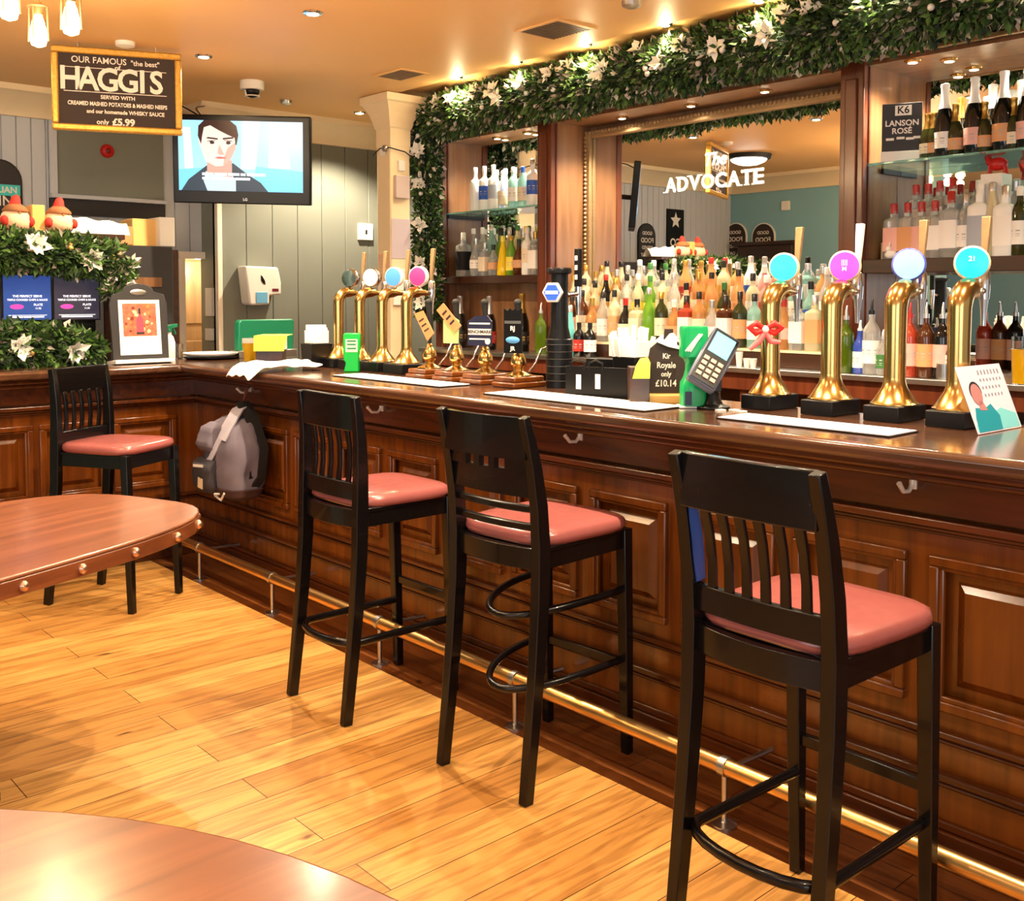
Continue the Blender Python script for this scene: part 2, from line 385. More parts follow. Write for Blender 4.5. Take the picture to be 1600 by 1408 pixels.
# column
cm = MB(T(3.985, 5.64, 0)); cm.bx(-0.08, 0.08, -0.08, 0.08, 0, 2.50); cm.bx(-0.1, 0.1, -0.1, 0.1, 0, 0.2)
light('POINT', (3.5, YL + 0.45, 1.7), 5, (1.0, 0.9, 0.75), 0.05)  # unseen point light added to brighten the passage behind the doorway
colu = thing('column', 'square cream wooden column with flared capital at end of the back bar', 'column', (0, 0, 0))
cm.build('shaft', M['cream'], colu, bevel=0.012)
cm = MB(T(3.985, 5.64, 0)); cm.lathe([(0.1, 2.48), (0.115, 2.49), (0.115, 2.60), (0.125, 2.61), (0.135, 2.64), (0.16, 2.70), (0.205, 2.76), (0.225, 2.77), (0.225, 2.815)], 4, sx=1, sy=1)
cm.build('capital', M['cream'], colu, smooth=0)
# ================================================================ BAR COUNTER
BF = 2.60
def panelled(name, label, Mx, s0, s1, panels, cat='counter'):
    t = thing(name, label, cat)
    b = MB(Mx)
    b.bx(s0, s1, -0.42, -0.02, 0.0, 1.07)
    b.build('carcass', M['panel'], t)
    b = MB(Mx)   # stiles and rails
    b.bx(s0, s1, -0.02, 0, 0.0, 0.43); b.bx(s0, s1, -0.02, 0, 0.81, 1.07)
    e = s0
    for p0, p1 in panels + [(s1, s1)]:
        if p0 > e: b.bx(e, p0, -0.02, 0, 0.43, 0.81)
        e = p1
    b.build('face_frame', M['panel'], t)
    for p0, p1 in panels:
        b = MB(Mx)
        z0, z1 = 0.43, 0.81; wd = 0.028
        for (q, h) in ((0, 0.020), (0.012, 0.012)):
            b.bx(p0 + q - wd / 2, p1 - q + wd / 2, -0.005, h, z1 - q - wd / 2, z1 - q + wd / 2)
            b.bx(p0 + q - wd / 2, p1 - q + wd / 2, -0.005, h, z0 + q - wd / 2, z0 + q + wd / 2)
            b.bx(p0 + q - wd / 2, p0 + q + wd / 2, -0.005, h, z0 + wd / 2, z1 - wd / 2)
            b.bx(p1 - q - wd / 2, p1 - q + wd / 2, -0.005, h, z0 + wd / 2, z1 - wd / 2)
        b.build('panel_moulding', M['panel'], t, bevel=0.005)
        b = MB(Mx); i = 0.05; j = 0.075
        vs = [(x, y, z) for (q, y) in ((i, -0.021), (j, -0.003)) for x, z in ((p0 + q, z0 + q), (p1 - q, z0 + q), (p1 - q, z1 - q), (p0 + q, z1 - q))]
        b.add(vs, [(4, 5, 6, 7), (0, 1, 5, 4), (1, 2, 6, 5), (2, 3, 7, 6), (3, 0, 4, 7)])
        b.build('raised_panel', M['panel'], t, smooth=0)
    b = MB(Mx); b.bx(s0, s1, 0, 0.028, 0.935, 1.07); b.build('frieze', M['barwood'], t)
    b = MB(Mx)
    for z, h, o in ((0.915, 0.022, 0.052), (0.897, 0.012, 0.036), (0.885, 0.012, 0.02)): b.bx(s0, s1, 0, o, z - h / 2, z + h / 2)
    b.build('dado_moulding', M['barwood'], t, bevel=0.005)
    b = MB(Mx)
    for z, h, o in ((0.355, 0.02, 0.022), (0.335, 0.012, 0.012), (0.245, 0.022, 0.03), (0.222, 0.014, 0.016)): b.bx(s0, s1, 0, o, z - h / 2, z + h / 2)
    b.bx(s0, s1, 0, 0.02, 0, 0.10); b.bx(s0, s1, 0, 0.012, 0.10, 0.125)
    b.build('skirting', M['barwood'], t, bevel=0.005)
    b = MB(Mx); b.bx(s0, s1, 0.028, 0.10, 1.045, 1.072); b.bx(s0, s1, 0.028, 0.06, 1.02, 1.045)
    b.build('bed_moulding', M['barwood'], t, bevel=0.01, seg=3)
    return t
MxMain = Matrix(((0, -1, 0, BF), (1, 0, 0, 0), (0, 0, 1, 0), (0, 0, 0, 1)))
pan = [(1.326 + 0.411 * k, 1.326 + 0.411 * k + 0.32) for k in range(-5, 10)]
bar = panelled('bar_counter', 'long dark polished wood bar front with raised panels facing the stools', MxMain, -1.0, 5.67, pan)
MxLeft = Matrix(((-1, 0, 0, 0), (0, -1, 0, 5.67), (0, 0, 1, 0), (0, 0, 0, 1)))
pl = sorted([(-(2.452 - 0.39 * k), -(2.452 - 0.39 * k) + 0.33) for k in range(0, 7)])
bar2 = panelled('bar_counter', 'short panelled bar front across the back behind the corner stool', MxLeft, -2.598, 0.3, pl)
# worktop: one continuous L with rounded nose
def nose_poly():
    return [(2.43, -1.0), (3.08, -1.0), (3.08, 6.05), (-0.3, 6.05), (-0.3, 5.5), (2.43, 5.5)]
bt = MB(); bt.prism(nose_poly(), 0.048, z0=1.072)
o = bt.build('bar_worktop', M['bartop'], bevel=0.018, seg=4)
tag(o, 'continuous dark worn wooden bar top with rounded front edge', 'worktop')
# coat hooks screwed under the lip
for k in range(6):
    y = 4.96 - 1.224 * k
    b = MB(T(BF - 0.028, y, 1.035)); b.box((-0.002, 0, -0.012), (0.006, 0.02, 0.06))
    b.tube([(-0.006, 0, 0.01), (-0.008, 0, -0.03), (-0.025, 0, -0.045), (-0.055, 0, -0.042), (-0.078, 0, -0.018)], [0.007, 0.007, 0.006, 0.006, 0.007], 8)
    b.build('coat_hook', mat('pale nickel', rgb(236, 228, 214), 0.35, 0.3), bar, smooth=60)
# foot rail
fr = thing('foot_rail', 'long brass foot rail on short brackets along the base of the bar', 'foot rail')
b = MB(); b.tube([(2.34, -0.6 + i * 0.5, 0.17) for i in range(13)] + [(2.34, 5.42, 0.17), (2.31, 5.46, 0.17), (2.25, 5.47, 0.17), (0.2, 5.47, 0.17)], 0.024, 14)
b.build('rail', M['brassrail'], fr, smooth=60)
for y in (0.0, 0.84, 1.712, 2.6, 3.426, 4.318, 5.1):
    b = MB(T(2.34, y, 0)); b.lathe([(0.036, 0.0), (0.036, 0.006), (0.012, 0.01), (0.009, 0.014), (0.009, 0.15)], 14)
    b.tube([(0, 0, 0.16), (0.1, 0, 0.155), (0.23, 0, 0.15)], 0.008, 8)
    b.lathe([(0.028, -0.012), (0.028, 0.012)], 14, T(0, 0, 0.17) @ RX(PI / 2))
    b.build('bracket', M['steel'], fr)
# ================================================================ BACK BAR
bb = thing('back_bar', 'tall brown wooden back bar with alcoves behind the counter', 'back bar')
def part(name, m, boxes, bevel=0.0, parent=None):
    b = MB()
    for q in boxes: b.bx(*q)
    return b.build(name, m, parent or bb, bevel=bevel)
part('base_cabinet', M['darkwood'], [(4.42, 4.9, 0.3, 5.66, 0.0, 1.12)])
part('counter_apron', M['redwood'], [(4.23, 4.27, 0.3, 5.66, 1.035, 1.122), (4.25, 4.42, 0.3, 5.66, 0.6, 0.63), (4.25, 4.42, 0.3, 5.66, 0.0, 0.1)], 0.004)
for y in (0.3, 1.2, 2.1, 3.0, 3.9, 4.8, 5.62): part('upright', M['redwood'], [(4.25, 4.42, y, y + 0.04, 0.1, 1.035)])
part('counter_top', M['steel'], [(4.2, 4.9, 0.3, 5.66, 1.122, 1.148)], 0.003)
for z in (0.97, 0.9, 0.82):
    part('rack_shelf', M['steel'], [(4.27, 4.41, 1.25, 2.09, z, z + 0.012)])
part('back_panel', M['lightwood'], [(XM + 0.02, 4.9, 0.3, 5.66, 1.148, 2.82)])
P1, P2, P3, P4, P5, P6 = 5.66, 5.58, 4.63, 4.51, 2.57, 2.45
for y0, y1 in ((P2, P1), (P4, P3), (P6, P5), (0.7, 0.82)):
    part('pilaster', M['redwood'], [(XB, 4.39, y0, y1, 1.148, 2.60), (XB - 0.012, XB + 0.01, y0 + 0.03, y1 - 0.03, 1.25, 2.5)], 0.005)
    part('return_panel', M['lightwood'], [(4.39, XM + 0.02, y0 + 0.002, y1 - 0.002, 1.148, 2.56)])
for y1 in (P2, P4, P6):  # seams
    part('return_bead', M['redwood'], [(4.392, 4.404, y1 - 0.006, y1 + 0.003, 1.16, 2.555)], 0.001)
part('fascia', M['darkwood'], [(XB - 0.02, 4.40, 0.3, 5.66, 2.575, 2.84)], 0.006)
part('soffit', M['lightwood'], [(4.40, XM + 0.02, 0.3, 5.66, 2.56, 2.60)])
part('fascia_bead', M['gilt'], [(XB - 0.035, XB - 0.018, 0.3, 2.42, 2.565, 2.585)], 0.003)
# left alcove
part('shelf', M['darkwood'], [(4.37, 4.56, P3, P2, 1.585, 1.635)], 0.003)
part('mirror_back', M['mirror'], [(4.555, 4.565, P3, P2, 1.635, 2.56)])
part('alcove_back', M['lightwood'], [(4.555, 4.66, P3, P2, 1.148, 1.585)])
part('alcove_back', M['darkwood'], [(4.57, XM, P3, P2, 1.585, 2.56)])
# right alcove
part('shelf', M['darkwood'], [(4.36, XM, 0.82, P6, 1.605, 1.668)], 0.003)
part('mirror_back', M['mirror'], [(XM - 0.005, XM + 0.01, 0.82, P6, 1.668, 2.56)])
part('mirror_back', M['mirror'], [(XM - 0.005, XM + 0.01, 0.82, P6, 1.148, 1.605)])
# glass shelves
def glass_shelf(x0, x1, y0, y1, z, label):
    b = MB(); b.bx(x0, x1, y0, y1, z - 0.012, z)
    t = thing('glass_shelf', label, 'shelf')
    b.build('glass', M['shelfglass'], t, bevel=0.002)
    for ya, yb in ((y1 - 0.014, y1 - 0.001), (y0 + 0.001, y0 + 0.014)):
        b = MB(); b.bx(x1 - 0.16, x1, ya, yb, z - 0.035, z - 0.0125); b.build('support', M['black'], t)
glass_shelf(4.37, 4.553, P3 + 0.002, P2 - 0.002, 2.07, 'glass shelf of white vodka bottles in the left alcove')
glass_shelf(4.38, XM - 0.007, 0.83, P6 - 0.002, 2.11, 'glass shelf of champagne bottles in the right alcove')
# big framed mirror
mr = thing('bar_mirror', 'big gilt framed mirror with white pub name lettering behind bottles', 'mirror')
b = MB(); b.bx(XM - 0.008, XM + 0.01, P5 + 0.0, P4, 1.3, 2.535); b.build('mirror_glass', M['mirror'], mr)
b = MB(); fx = XM - 0.008; fw_ = 0.045; ztop = 2.53
b.bx(fx - 0.03, fx, P4 - fw_, P4 - 0.002, 1.5, ztop); b.bx(fx - 0.03, fx, P5 + 0.002, P5 + fw_, 1.5, ztop); b.bx(fx - 0.03, fx, P5 + fw_, P4 - fw_, ztop - fw_, ztop)
b.build('frame', M['gilt'], mr, bevel=0.008, seg=3)
b = MB(); n = 70
for k in range(n): y = P5 + 0.02 + (P4 - P5 - 0.04) * k / (n - 1); b.sph((fx - 0.034, y, ztop - 0.012), 0.0115, 6, 4)
for k in range(38): b.sph((fx - 0.034, P4 - 0.011, 1.52 + k * 0.0262), 0.0115, 6, 4)
b.build('beading', M['gilt'], mr)
# lettering
ad = MB(); fm = frame((XM - 0.012, 3.877, 2.102), (0, -1, 0), (0, 0, 1))
xs = 0.0
SER = {'A': [(0, 0), (1, 0)], 'D': [(0.06, 0), (0.06, 1)], 'V': [(0.02, 1), (0.98, 1)], 'T': [(0.5, 0)], 'E': [(0.06, 0), (0.06, 1)], 'O': [], 'C': []}
Wd = {'A': 0.088, 'D': 0.085, 'V': 0.088, 'O': 0.095, 'C': 0.085, 'T': 0.080, 'E': 0.072}
hh = 0.085
for ch in 'ADVOCATE':
    wd = Wd[ch]
    vs, fs = text_geo(ch, 0.122, 0.001, 0.003, 'LEFT')
    lo = min(p.x for p in vs); hi = max(p.x for p in vs); bl = min(p.y for p in vs); bh = max(p.y for p in vs)
    s_ = (wd * 0.88) / (hi - lo); sz = hh / (bh - bl)
    ad.add([((p.x - lo) * s_ + xs, (p.y - bl) * sz, p.z) for p in vs], fs, fm)
    for q, tb in SER[ch]:
        cxs = xs + q * wd * 0.88; ad.box((cxs, tb * hh + (0.003 if tb == 0 else -0.003), 0), (0.03, 0.006, 0.003), fm)
    xs += wd
ad.text('The', 0.10, frame((XM - 0.012, 3.52, 2.262), (0, -1, 0), (0, 0, 1)) @ Matrix(((1, 0.3, 0, 0), (0, 1, 0, 0), (0, 0, 1, 0), (0, 0, 0, 1))), 0.001, 0.002)
ad.build('lettering', M['ink'], mr, smooth=0)
# bottle riser under the mirror
rs = thing('bottle_riser', 'three tier dark stepped riser of spirits under the mirror', 'riser')
for x0, xe, z in ((4.34, 4.45, 1.235), (4.45, 4.555, 1.33), (4.555, XM - 0.012, 1.425)):
    b = MB(); b.bx(x0, xe - 0.001, P5 + 0.004, P4 - 0.004, 1.150, z - 0.012); b.build('step', M['darkwood'], rs)
    b = MB(); b.bx(x0 - 0.004, xe - 0.005, P5 + 0.004, P4 - 0.004, z - 0.012, z); b.build('step_edge', M['cream'], rs)
# ================================================================ STOOLS
def seat_mesh(b, z0=0.752, z1=0.795):
    n = 40; rings = []
    def ringpt(sc, z, i):
        a = 2 * PI * i / n; c, s = math.cos(a), math.sin(a); q = (abs(c) ** 5 + abs(s) ** 5) ** (-1 / 5)
        x = c * q * 0.218 * sc + 0.012; y = s * q * (0.205 + 0.012 * c) * sc
        return (x, y, z)
    prof = [(0.965, z0), (1.0, z0 + 0.012), (1.0, z1 - 0.022), (0.975, z1 - 0.008), (0.92, z1 - 0.001), (0.7, z1 + 0.004), (0.35, z1 + 0.006), (0.02, z1 + 0.006)]
    vs = [ringpt(sc, z, i) for sc, z in prof for i in range(n)]
    k = len(prof)
    fs = [(i * n + j, i * n + (j + 1) % n, (i + 1) * n + (j + 1) % n, (i + 1) * n + j) for i in range(k - 1) for j in range(n)]
    fs += [tuple(reversed(range(n))), tuple(range((k - 1) * n, k * n))]
    b.add(vs, fs)
RAKE = 0.0
def backx(z):   # profile of the rear posts
    return backx0(z) + (RAKE * max(0, z - 0.8) / 0.35)
def backx0(z):
    t = [(0, -0.262), (0.25, -0.232), (0.5, -0.205), (0.7, -0.195), (0.82, -0.197), (0.95, -0.215), (1.05, -0.238), (1.15, -0.268)]
    for (a, xa_), (c, xc_) in zip(t, t[1:]):
        if z <= c: return xa_ + (xc_ - xa_) * (z - a) / (c - a)
    return t[-1][1]
def arc_rail(b, z, y0, y1, bow, wd, th, n=9, xo=0.0):
    """bowed rail across the back"""
    pts = []
    for i in range(n):
        q = i / (n - 1); y = y0 + (y1 - y0) * q
        pts.append((backx(z) + xo - bow * (1 - (2 * q - 1) ** 2), y, z))
    b.bar(pts, wd, th, side=(0, 0, 1))
def make_stool(label, kind, nsl):
    t = thing('bar_stool', label, 'bar stool', group=None)
    m = M['lacquer']
    zs = [0, 0.2, 0.4, 0.6, 0.75, 0.88, 1.0, 1.08, 1.15]
    for s in (1, -1):
        b = MB(); b.bar([(backx(z), s * (0.186 - 0.004 * (z / 1.15)), z) for z in zs], [0.030, 0.032, 0.034, 0.036, 0.036, 0.034, 0.032, 0.03, 0.028], [0.036, 0.04, 0.044, 0.048, 0.05, 0.046, 0.04, 0.034, 0.028])
        b.build('leg', m, t, bevel=0.003)
        b = MB(); b.bar([(0.222, s * 0.178, 0), (0.212, s * 0.178, 0.35), (0.20, s * 0.178, 0.75)], [0.030, 0.036, 0.040], [0.030, 0.036, 0.040])
        b.build('leg', m, t, bevel=0.003)
    b = MB(); seat_mesh(b); b.build('seat', M['leather'], t, smooth=60)
    b = MB(); b.bx(-0.185, 0.205, 0.155, 0.185, 0.685, 0.75); b.bx(-0.185, 0.205, -0.185, -0.155, 0.685, 0.75); b.bx(0.178, 0.208, -0.17, 0.17, 0.685, 0.75)
    b.bx(-0.19, 0.20, -0.19, 0.19, 0.738, 0.752)
    arc_rail(b, 0.717, -0.17, 0.17, 0.03, 0.065, 0.024, xo=0.005)
    b.build('seat_frame', m, t, bevel=0.002)
    if kind == 'slat':
        b = MB(); arc_rail(b, 1.09, -0.176, 0.176, 0.012, 0.125, 0.022); b.build('top_rail', m, t, bevel=0.004)
        b = MB(); arc_rail(b, 0.812, -0.172, 0.172, 0.012, 0.062, 0.022); b.build('lower_rail', m, t, bevel=0.003)
        for k in range(nsl):
            q = (k + 1) / (nsl + 1); y = -0.172 + 0.344 * q
            bow = 0.012 * (1 - (2 * q - 1) ** 2)
            b = MB(); b.bar([(backx(z) - bow + dx, y, z) for z, dx in ((0.835, 0), (0.90, 0.006), (0.97, 0.006), (1.035, 0))], [0.024, 0.022, 0.022, 0.026], 0.011)
            b.build('slat', m, t, bevel=0.002)
        # bent U stretcher plus straight front foot bar
        b = MB(); z = 0.275
        pts = [(0.20, 0.17, z), (0.05, 0.172, z), (-0.12, 0.172, z)]
        for i in range(11):
            a = PI / 2 + PI * i / 10
            pts.append((-0.19 + 0.075 * math.cos(a) * 1.0, 0.172 * math.sin(a), z))
        pts += [(-0.12, -0.172, z), (0.05, -0.172, z), (0.20, -0.17, z)]
        b.tube(pts, 0.0125, 10, flat=1.15); b.build('stretcher', m, t, smooth=60)
        b = MB(); b.bar([(0.213, -0.165, 0.36), (0.213, 0.165, 0.36)], 0.03, 0.018, side=(0, 0, 1)); b.build('foot_bar', m, t, bevel=0.003)
    else:
        b = MB()
        def strip(z0, z1, y0, y1, n=6):
            pts = []
            zc = (z0 + z1) / 2
            for i in range(n + 1):
                y = y0 + (y1 - y0) * i / n; q = (y + 0.176) / 0.352
                pts.append((backx(zc) - 0.02 * (1 - (2 * q - 1) ** 2), y, zc))
            b.bar(pts, z1 - z0, 0.020, side=(0, 0, 1))
        strip(1.021, 1.145, -0.176, 0.176, 10); strip(0.905, 0.984, -0.176, 0.176, 10)
        ys = [-0.176, -0.085, -0.045, -0.02, 0.02, 0.045, 0.085, 0.176]
        for i in range(0, 8, 2): strip(0.983, 1.022, ys[i], ys[i + 1], 4)
        b.build('top_rail', m, t, bevel=0)
        for z in (0.868, 0.812):
            b = MB(); arc_rail(b, z, -0.172, 0.172, 0.02, 0.022, 0.02); b.build('back_rung', m, t, bevel=0.004)
        for z, r_ in ((0.53, 0.012), (0.30, 0.012)):
            b = MB(); pts = []
            for i in range(25):
                a = PI * 0.0 + PI * i / 24
                pts.append((0.205 - 0.40 * math.sin(a) ** 0.8, 0.17 * math.cos(a), z + 0.015 * math.cos(2 * a)))
            b.tube(pts, r_, 10); b.build('foot_ring', m, t, smooth=60)
        b = MB(); b.bar([(0.213, -0.165, 0.30), (0.213, 0.165, 0.30)], 0.03, 0.018, side=(0, 0, 1)); b.build('foot_bar', m, t, bevel=0.003)
    return t
s4 = make_stool('black bar stool with six-slat back nearest the camera, at the right', 'slat', 6)
b = MB(); b.bar([(backx(z) + 0.002, 0.1632, z) for z in (0.85, 0.9, 0.95, 1.0, 1.03)], 0.0035, [0.03, 0.036, 0.036, 0.032, 0.026], side=(0, 1, 0)); b.build('tape', mat('blue tape', rgb(20, 60, 130), 0.5), s4, label='blue tape on inner face of the left post')  # plain blue sliver set over the post's inner face
s4.location = (2.065, 1.272, 0); s4.rotation_euler[2] = math.radians(-1.5)
RAKE = 0.055
s2 = make_stool('black slat-back bar stool between the hanging backpack and the rung-back stool', 'slat', 5)
s2.location = (2.17, 3.19, 0)
RAKE = 0.0
s2.location.z = 0; s2.rotation_euler[2] = math.radians(0)
s3 = make_stool('black bar stool with three square holes in its top rail and curved rungs', 'rung', 0)
s3.location = (2.25, 2.372, 0); s3.rotation_euler[2] = math.radians(3)
s1 = dup(s2, (1.885, 5.035, 0), math.radians(-60), 'black slat-back bar stool in the corner behind the studded round table')
# ================================================================ TABLES
def stud_table(name, label, c, a, bb_, ang, n_, zt, m, nst, p_=2.6):
    t = thing('table', label, 'table', (c[0], c[1], 0), ang)
    def pt(th, k=1.0, d=0.0):
        cs, sn = math.cos(th), math.sin(th); q = (abs(cs) ** p_ + abs(sn) ** p_) ** (-1 / p_)
        return ((a * q * cs) * k, (bb_ * q * sn) * k)
    poly = [pt(2 * PI * i / n_) for i in range(n_)]
    b = MB(); b.prism([pt(2 * PI * i / n_, 0.999) for i in range(n_)], 0.012, z0=zt - 0.012); b.build('table_top', m, t, bevel=0.006, seg=3)
    b = MB()
    o_ = [pt(2 * PI * i / n_, 1.0) for i in range(n_)]; i_ = [pt(2 * PI * i / n_, 0.93) for i in range(n_)]
    vs = [(x, y, z) for z in (zt - 0.06, zt - 0.0125) for x, y in o_] + [(x, y, z) for z in (zt - 0.06, zt - 0.0125) for x, y in i_]
    fs = []
    for i in range(n_):
        j = (i + 1) % n_
        fs += [(i, j, n_ + j, n_ + i), (2 * n_ + i, 3 * n_ + i, 3 * n_ + j, 2 * n_ + j), (i, 2 * n_ + i, 2 * n_ + j, j), (n_ + i, n_ + j, 3 * n_ + j, 3 * n_ + i)]
    b.add(vs, fs); rim_ = b.build('rim', M['tableedge'], t, bevel=0.003)
    for k in range(nst):
        th = 2 * PI * (k + 0.3) / nst
        x, y = pt(th, 1.0); b = MB(); b.sph((x, y, zt - 0.036), 0.0155, 12, 8, (1, 1, 1)); b.build('stud', M['steel2'], rim_, smooth=60)
    b = MB(); b.lathe([(0.26, 0), (0.26, 0.02), (0.05, 0.05), (0.04, 0.1), (0.04, zt - 0.09), (0.2, zt - 0.06)], 24); b.build('pedestal', M['matblack'], t)
    return t
M['steel2'] = mat('copper coloured studs', rgb(206, 160, 130), 0.25, 0.9)
t1 = stud_table('table', 'low wooden table with rounded end and studded rim, left of the stools', (0.60, 3.307), 0.965, 0.47, math.radians(22), 64, 0.76, M['table'], 32, 3.4)
t2 = stud_table('table', 'corner of a reddish wooden table at the bottom left, nearest the camera', (-0.33, 0.82), 1.06, 1.06, 0, 72, 0.76, M['table'], 24, 2.0)
# ================================================================ BOTTLES
def gl(name, c, tr=0.5, r=0.06): return mat('glass ' + name, c, r, trans=tr, ior=1.35, coat=0.5)
G = {'clear': gl('clear', (0.93, 0.95, 0.93, 1), 0.75), 'white': mat('frosted white glass', rgb(240, 242, 240), 0.25), 'cream': gl('pale straw', rgb(250, 240, 200), 0.5),
     'amber': gl('amber', rgb(220, 160, 96), 0.5), 'brown': gl('brown', rgb(84, 42, 18), 0.2), 'dark': gl('very dark', rgb(18, 16, 14), 0.0),
     'olive': gl('olive', rgb(50, 54, 22), 0.1), 'green': gl('bright green', rgb(130, 190, 60), 0.4), 'absinthe': gl('deep green', rgb(80, 104, 20), 0.3),
     'yellow': gl('yellow', rgb(250, 214, 20), 0.15), 'orange': gl('orange', rgb(248, 186, 120), 0.5), 'aqua': gl('aqua', rgb(170, 222, 214), 0.5),
     'teal': mat('teal painted glass', rgb(112, 208, 206), 0.3), 'pink': gl('pink', rgb(240, 170, 160), 0.45), 'blue': gl('blue', rgb(60, 90, 200), 0.3), 'red': gl('red', rgb(190, 70, 44), 0.3)}
LC = {'cream': rgb(236, 222, 196), 'white': rgb(244, 242, 238), 'black': rgb(28, 26, 28), 'gold': rgb(200, 160, 80), 'pink': rgb(232, 178, 168), 'blue': rgb(40, 90, 190), 'red': rgb(180, 44, 36),
      'green': rgb(60, 120, 60), 'tan': rgb(220, 160, 110), 'grey': rgb(170, 180, 196), 'silver': rgb(206, 206, 206), 'yellow': rgb(244, 226, 90)}
def lm(c): return mat('label ' + c, LC[c], 0.6)
def cm_(c): return mat('cap ' + c, LC[c], 0.3, 0.8 if c in ('gold', 'silver') else 0)
PROF = {  # normalised: radius by R, height by H; neck top at 1
    'spirit': ([(0.92, 0), (1, 0.02), (1, 0.60), (0.94, 0.66), (0.6, 0.74), (0.38, 0.78), (0.34, 0.82), (0.34, 0.90)], 0, 0.16, 0.50, 0.40),
    'square': ([(0.95, 0), (1, 0.015), (1, 0.66), (0.92, 0.70), (0.5, 0.735), (0.36, 0.75), (0.36, 0.86)], 5, 0.14, 0.56, 0.42),
    'tall': ([(0.92, 0), (1, 0.015), (1, 0.56), (0.85, 0.64), (0.5, 0.74), (0.40, 0.82), (0.36, 0.92)], 0, 0.12, 0.46, 0.42),
    'round': ([(0.85, 0), (1, 0.04), (1.08, 0.25), (1.05, 0.45), (0.8, 0.60), (0.42, 0.70), (0.34, 0.76), (0.32, 0.88)], 0, 0.20, 0.42, 0.40),
    'champagne': ([(0.93, 0), (1, 0.02), (1, 0.42), (0.92, 0.52), (0.60, 0.66), (0.42, 0.74), (0.36, 0.80)], 0, 0.12, 0.34, 0.44),
    'vodka': ([(0.92, 0), (1, 0.02), (1, 0.64), (0.86, 0.70), (0.44, 0.74), (0.36, 0.78), (0.36, 0.92)], 0, 0.25, 0.55, 0.42),
    'cone': ([(1.0, 0), (1.06, 0.03), (0.92, 0.3), (0.66, 0.6), (0.42, 0.76), (0.36, 0.9)], 0, 0.10, 0.32, 0.42)}
_proto = {}
def bottle(kind, gc, lc, cc, x, y, z, H, R, label, group, pour=False):
    key = (kind, gc, lc, cc, round(H, 3), round(R, 4), pour)
    if key in _proto:
        r = dup(_proto[key], (x, y, z), random.uniform(-0.5, 0.5), label, group)
        r['category'] = 'bottle'; return r
    t = thing('bottle', label, 'bottle', (x, y, z), 0, group)
    prof, sq, l0, l1, capr = PROF[kind]
    pr = [(r * R, h * H) for r, h in prof]
    rot = RZ(PI / 4) if sq else Matrix()
    n = 16
    b = MB(); b.lathe(pr, n if not sq else 20, sq=sq); b.build('glass', G[gc], t, smooth=50)
    if lc:
        def rad(h):
            for (a, ha), (c, hc) in zip(prof, prof[1:]):
                if h <= hc: return a + (c - a) * (h - ha) / max(1e-6, hc - ha)
            return 0.4
        b = MB(); k = 4
        pts = [(rad(l0 + (l1 - l0) * i / k) * R + 0.0009, (l0 + (l1 - l0) * i / k) * H) for i in range(k + 1)]
        b.lathe(pts, n if not sq else 20, sq=sq); b.f = b.f[:-2]; b.m = b.m[:-2]
        lab = b.build('label', lm(lc), t, smooth=50)
        b = MB(); dk = LC['black'] if lc != 'black' else LC['gold']
        rr = rad((l0 + l1) / 2) * R + 0.0015
        m0 = (l0 + (l1 - l0) * 0.55) * H
        for th in range(0, 8):
            a0 = 2 * PI * th / 8; a1 = a0 + 0.42
            if not sq:
                for zz0, hz in ((m0, 0.006), (m0 - 0.012, 0.003), (m0 - 0.02, 0.002)): b.add([(rr * math.cos(a), rr * math.sin(a), zz) for a in (a0, (a0 + a1) / 2, a1) for zz in (zz0, zz0 + hz)], [(0, 2, 3, 1), (2, 4, 5, 3)])
        if sq:
            for q in range(4):
                for zz0, hz in ((m0, 0.007), (m0 - 0.014, 0.003), (m0 - 0.022, 0.002)): b.add([(R * 0.92 + 0.0016, yy, zz) for yy in (-0.016, 0.016) for zz in (zz0, zz0 + hz)], [(0, 2, 3, 1)], RZ(q * PI / 2))
        if b.v: b.build('label_print', mat('label print dark' if lc != 'black' else 'label print gold', tuple(0.5 * q + 0.5 * w_ for q, w_ in zip(dk, LC[lc])) if lc != 'black' else dk, 0.6), lab, smooth=0)
    neck = prof[-1]; b = MB()
    if kind == 'champagne':
        b.lathe([(0.60 * R + 0.001, 0.655 * H), (0.43 * R + 0.001, 0.735 * H), (0.37 * R + .001, 0.80 * H), (0.40 * R, 0.94 * H), (0.46 * R, 0.95 * H), (0.44 * R, 0.99 * H), (0.2 * R, H)], 14)
    elif pour:
        b.lathe([(neck[0] * R + 0.001, neck[1] * H - 0.004), (neck[0] * R + 0.001, 0.95 * H)], 12)
        b.tube([(0, 0, 0.95 * H), (0, 0, 1.04 * H), (0.006, 0, 1.12 * H)], [0.008, 0.006, 0.004], 8)
    else:
        b.lathe([(neck[0] * R + 0.0015, neck[1] * H - 0.012), (neck[0] * R + 0.002, H * 0.985), (neck[0] * R * 0.8, H)], 12)
    b.build('cap', cm_(cc), t, smooth=50)
    _proto[key] = t
    return t
ORD_ = ['leftmost', 'second from left', 'third from left', 'fourth from left', 'fifth from left', 'sixth from left', 'seventh from left', 'eighth from left', 'ninth from left', 'tenth from left', 'eleventh from left', 'twelfth from left',
       'thirteenth from left', 'fourteenth from left', 'fifteenth from left', 'sixteenth from left', 'seventeenth from left', 'eighteenth from left', 'nineteenth from left', 'twentieth from left', 'twenty-first from left', 'twenty-second from left', 'twenty-third from left', 'twenty-fourth from left']
ORD = [o_.replace(' from left', ' from left') for o_ in ORD_]
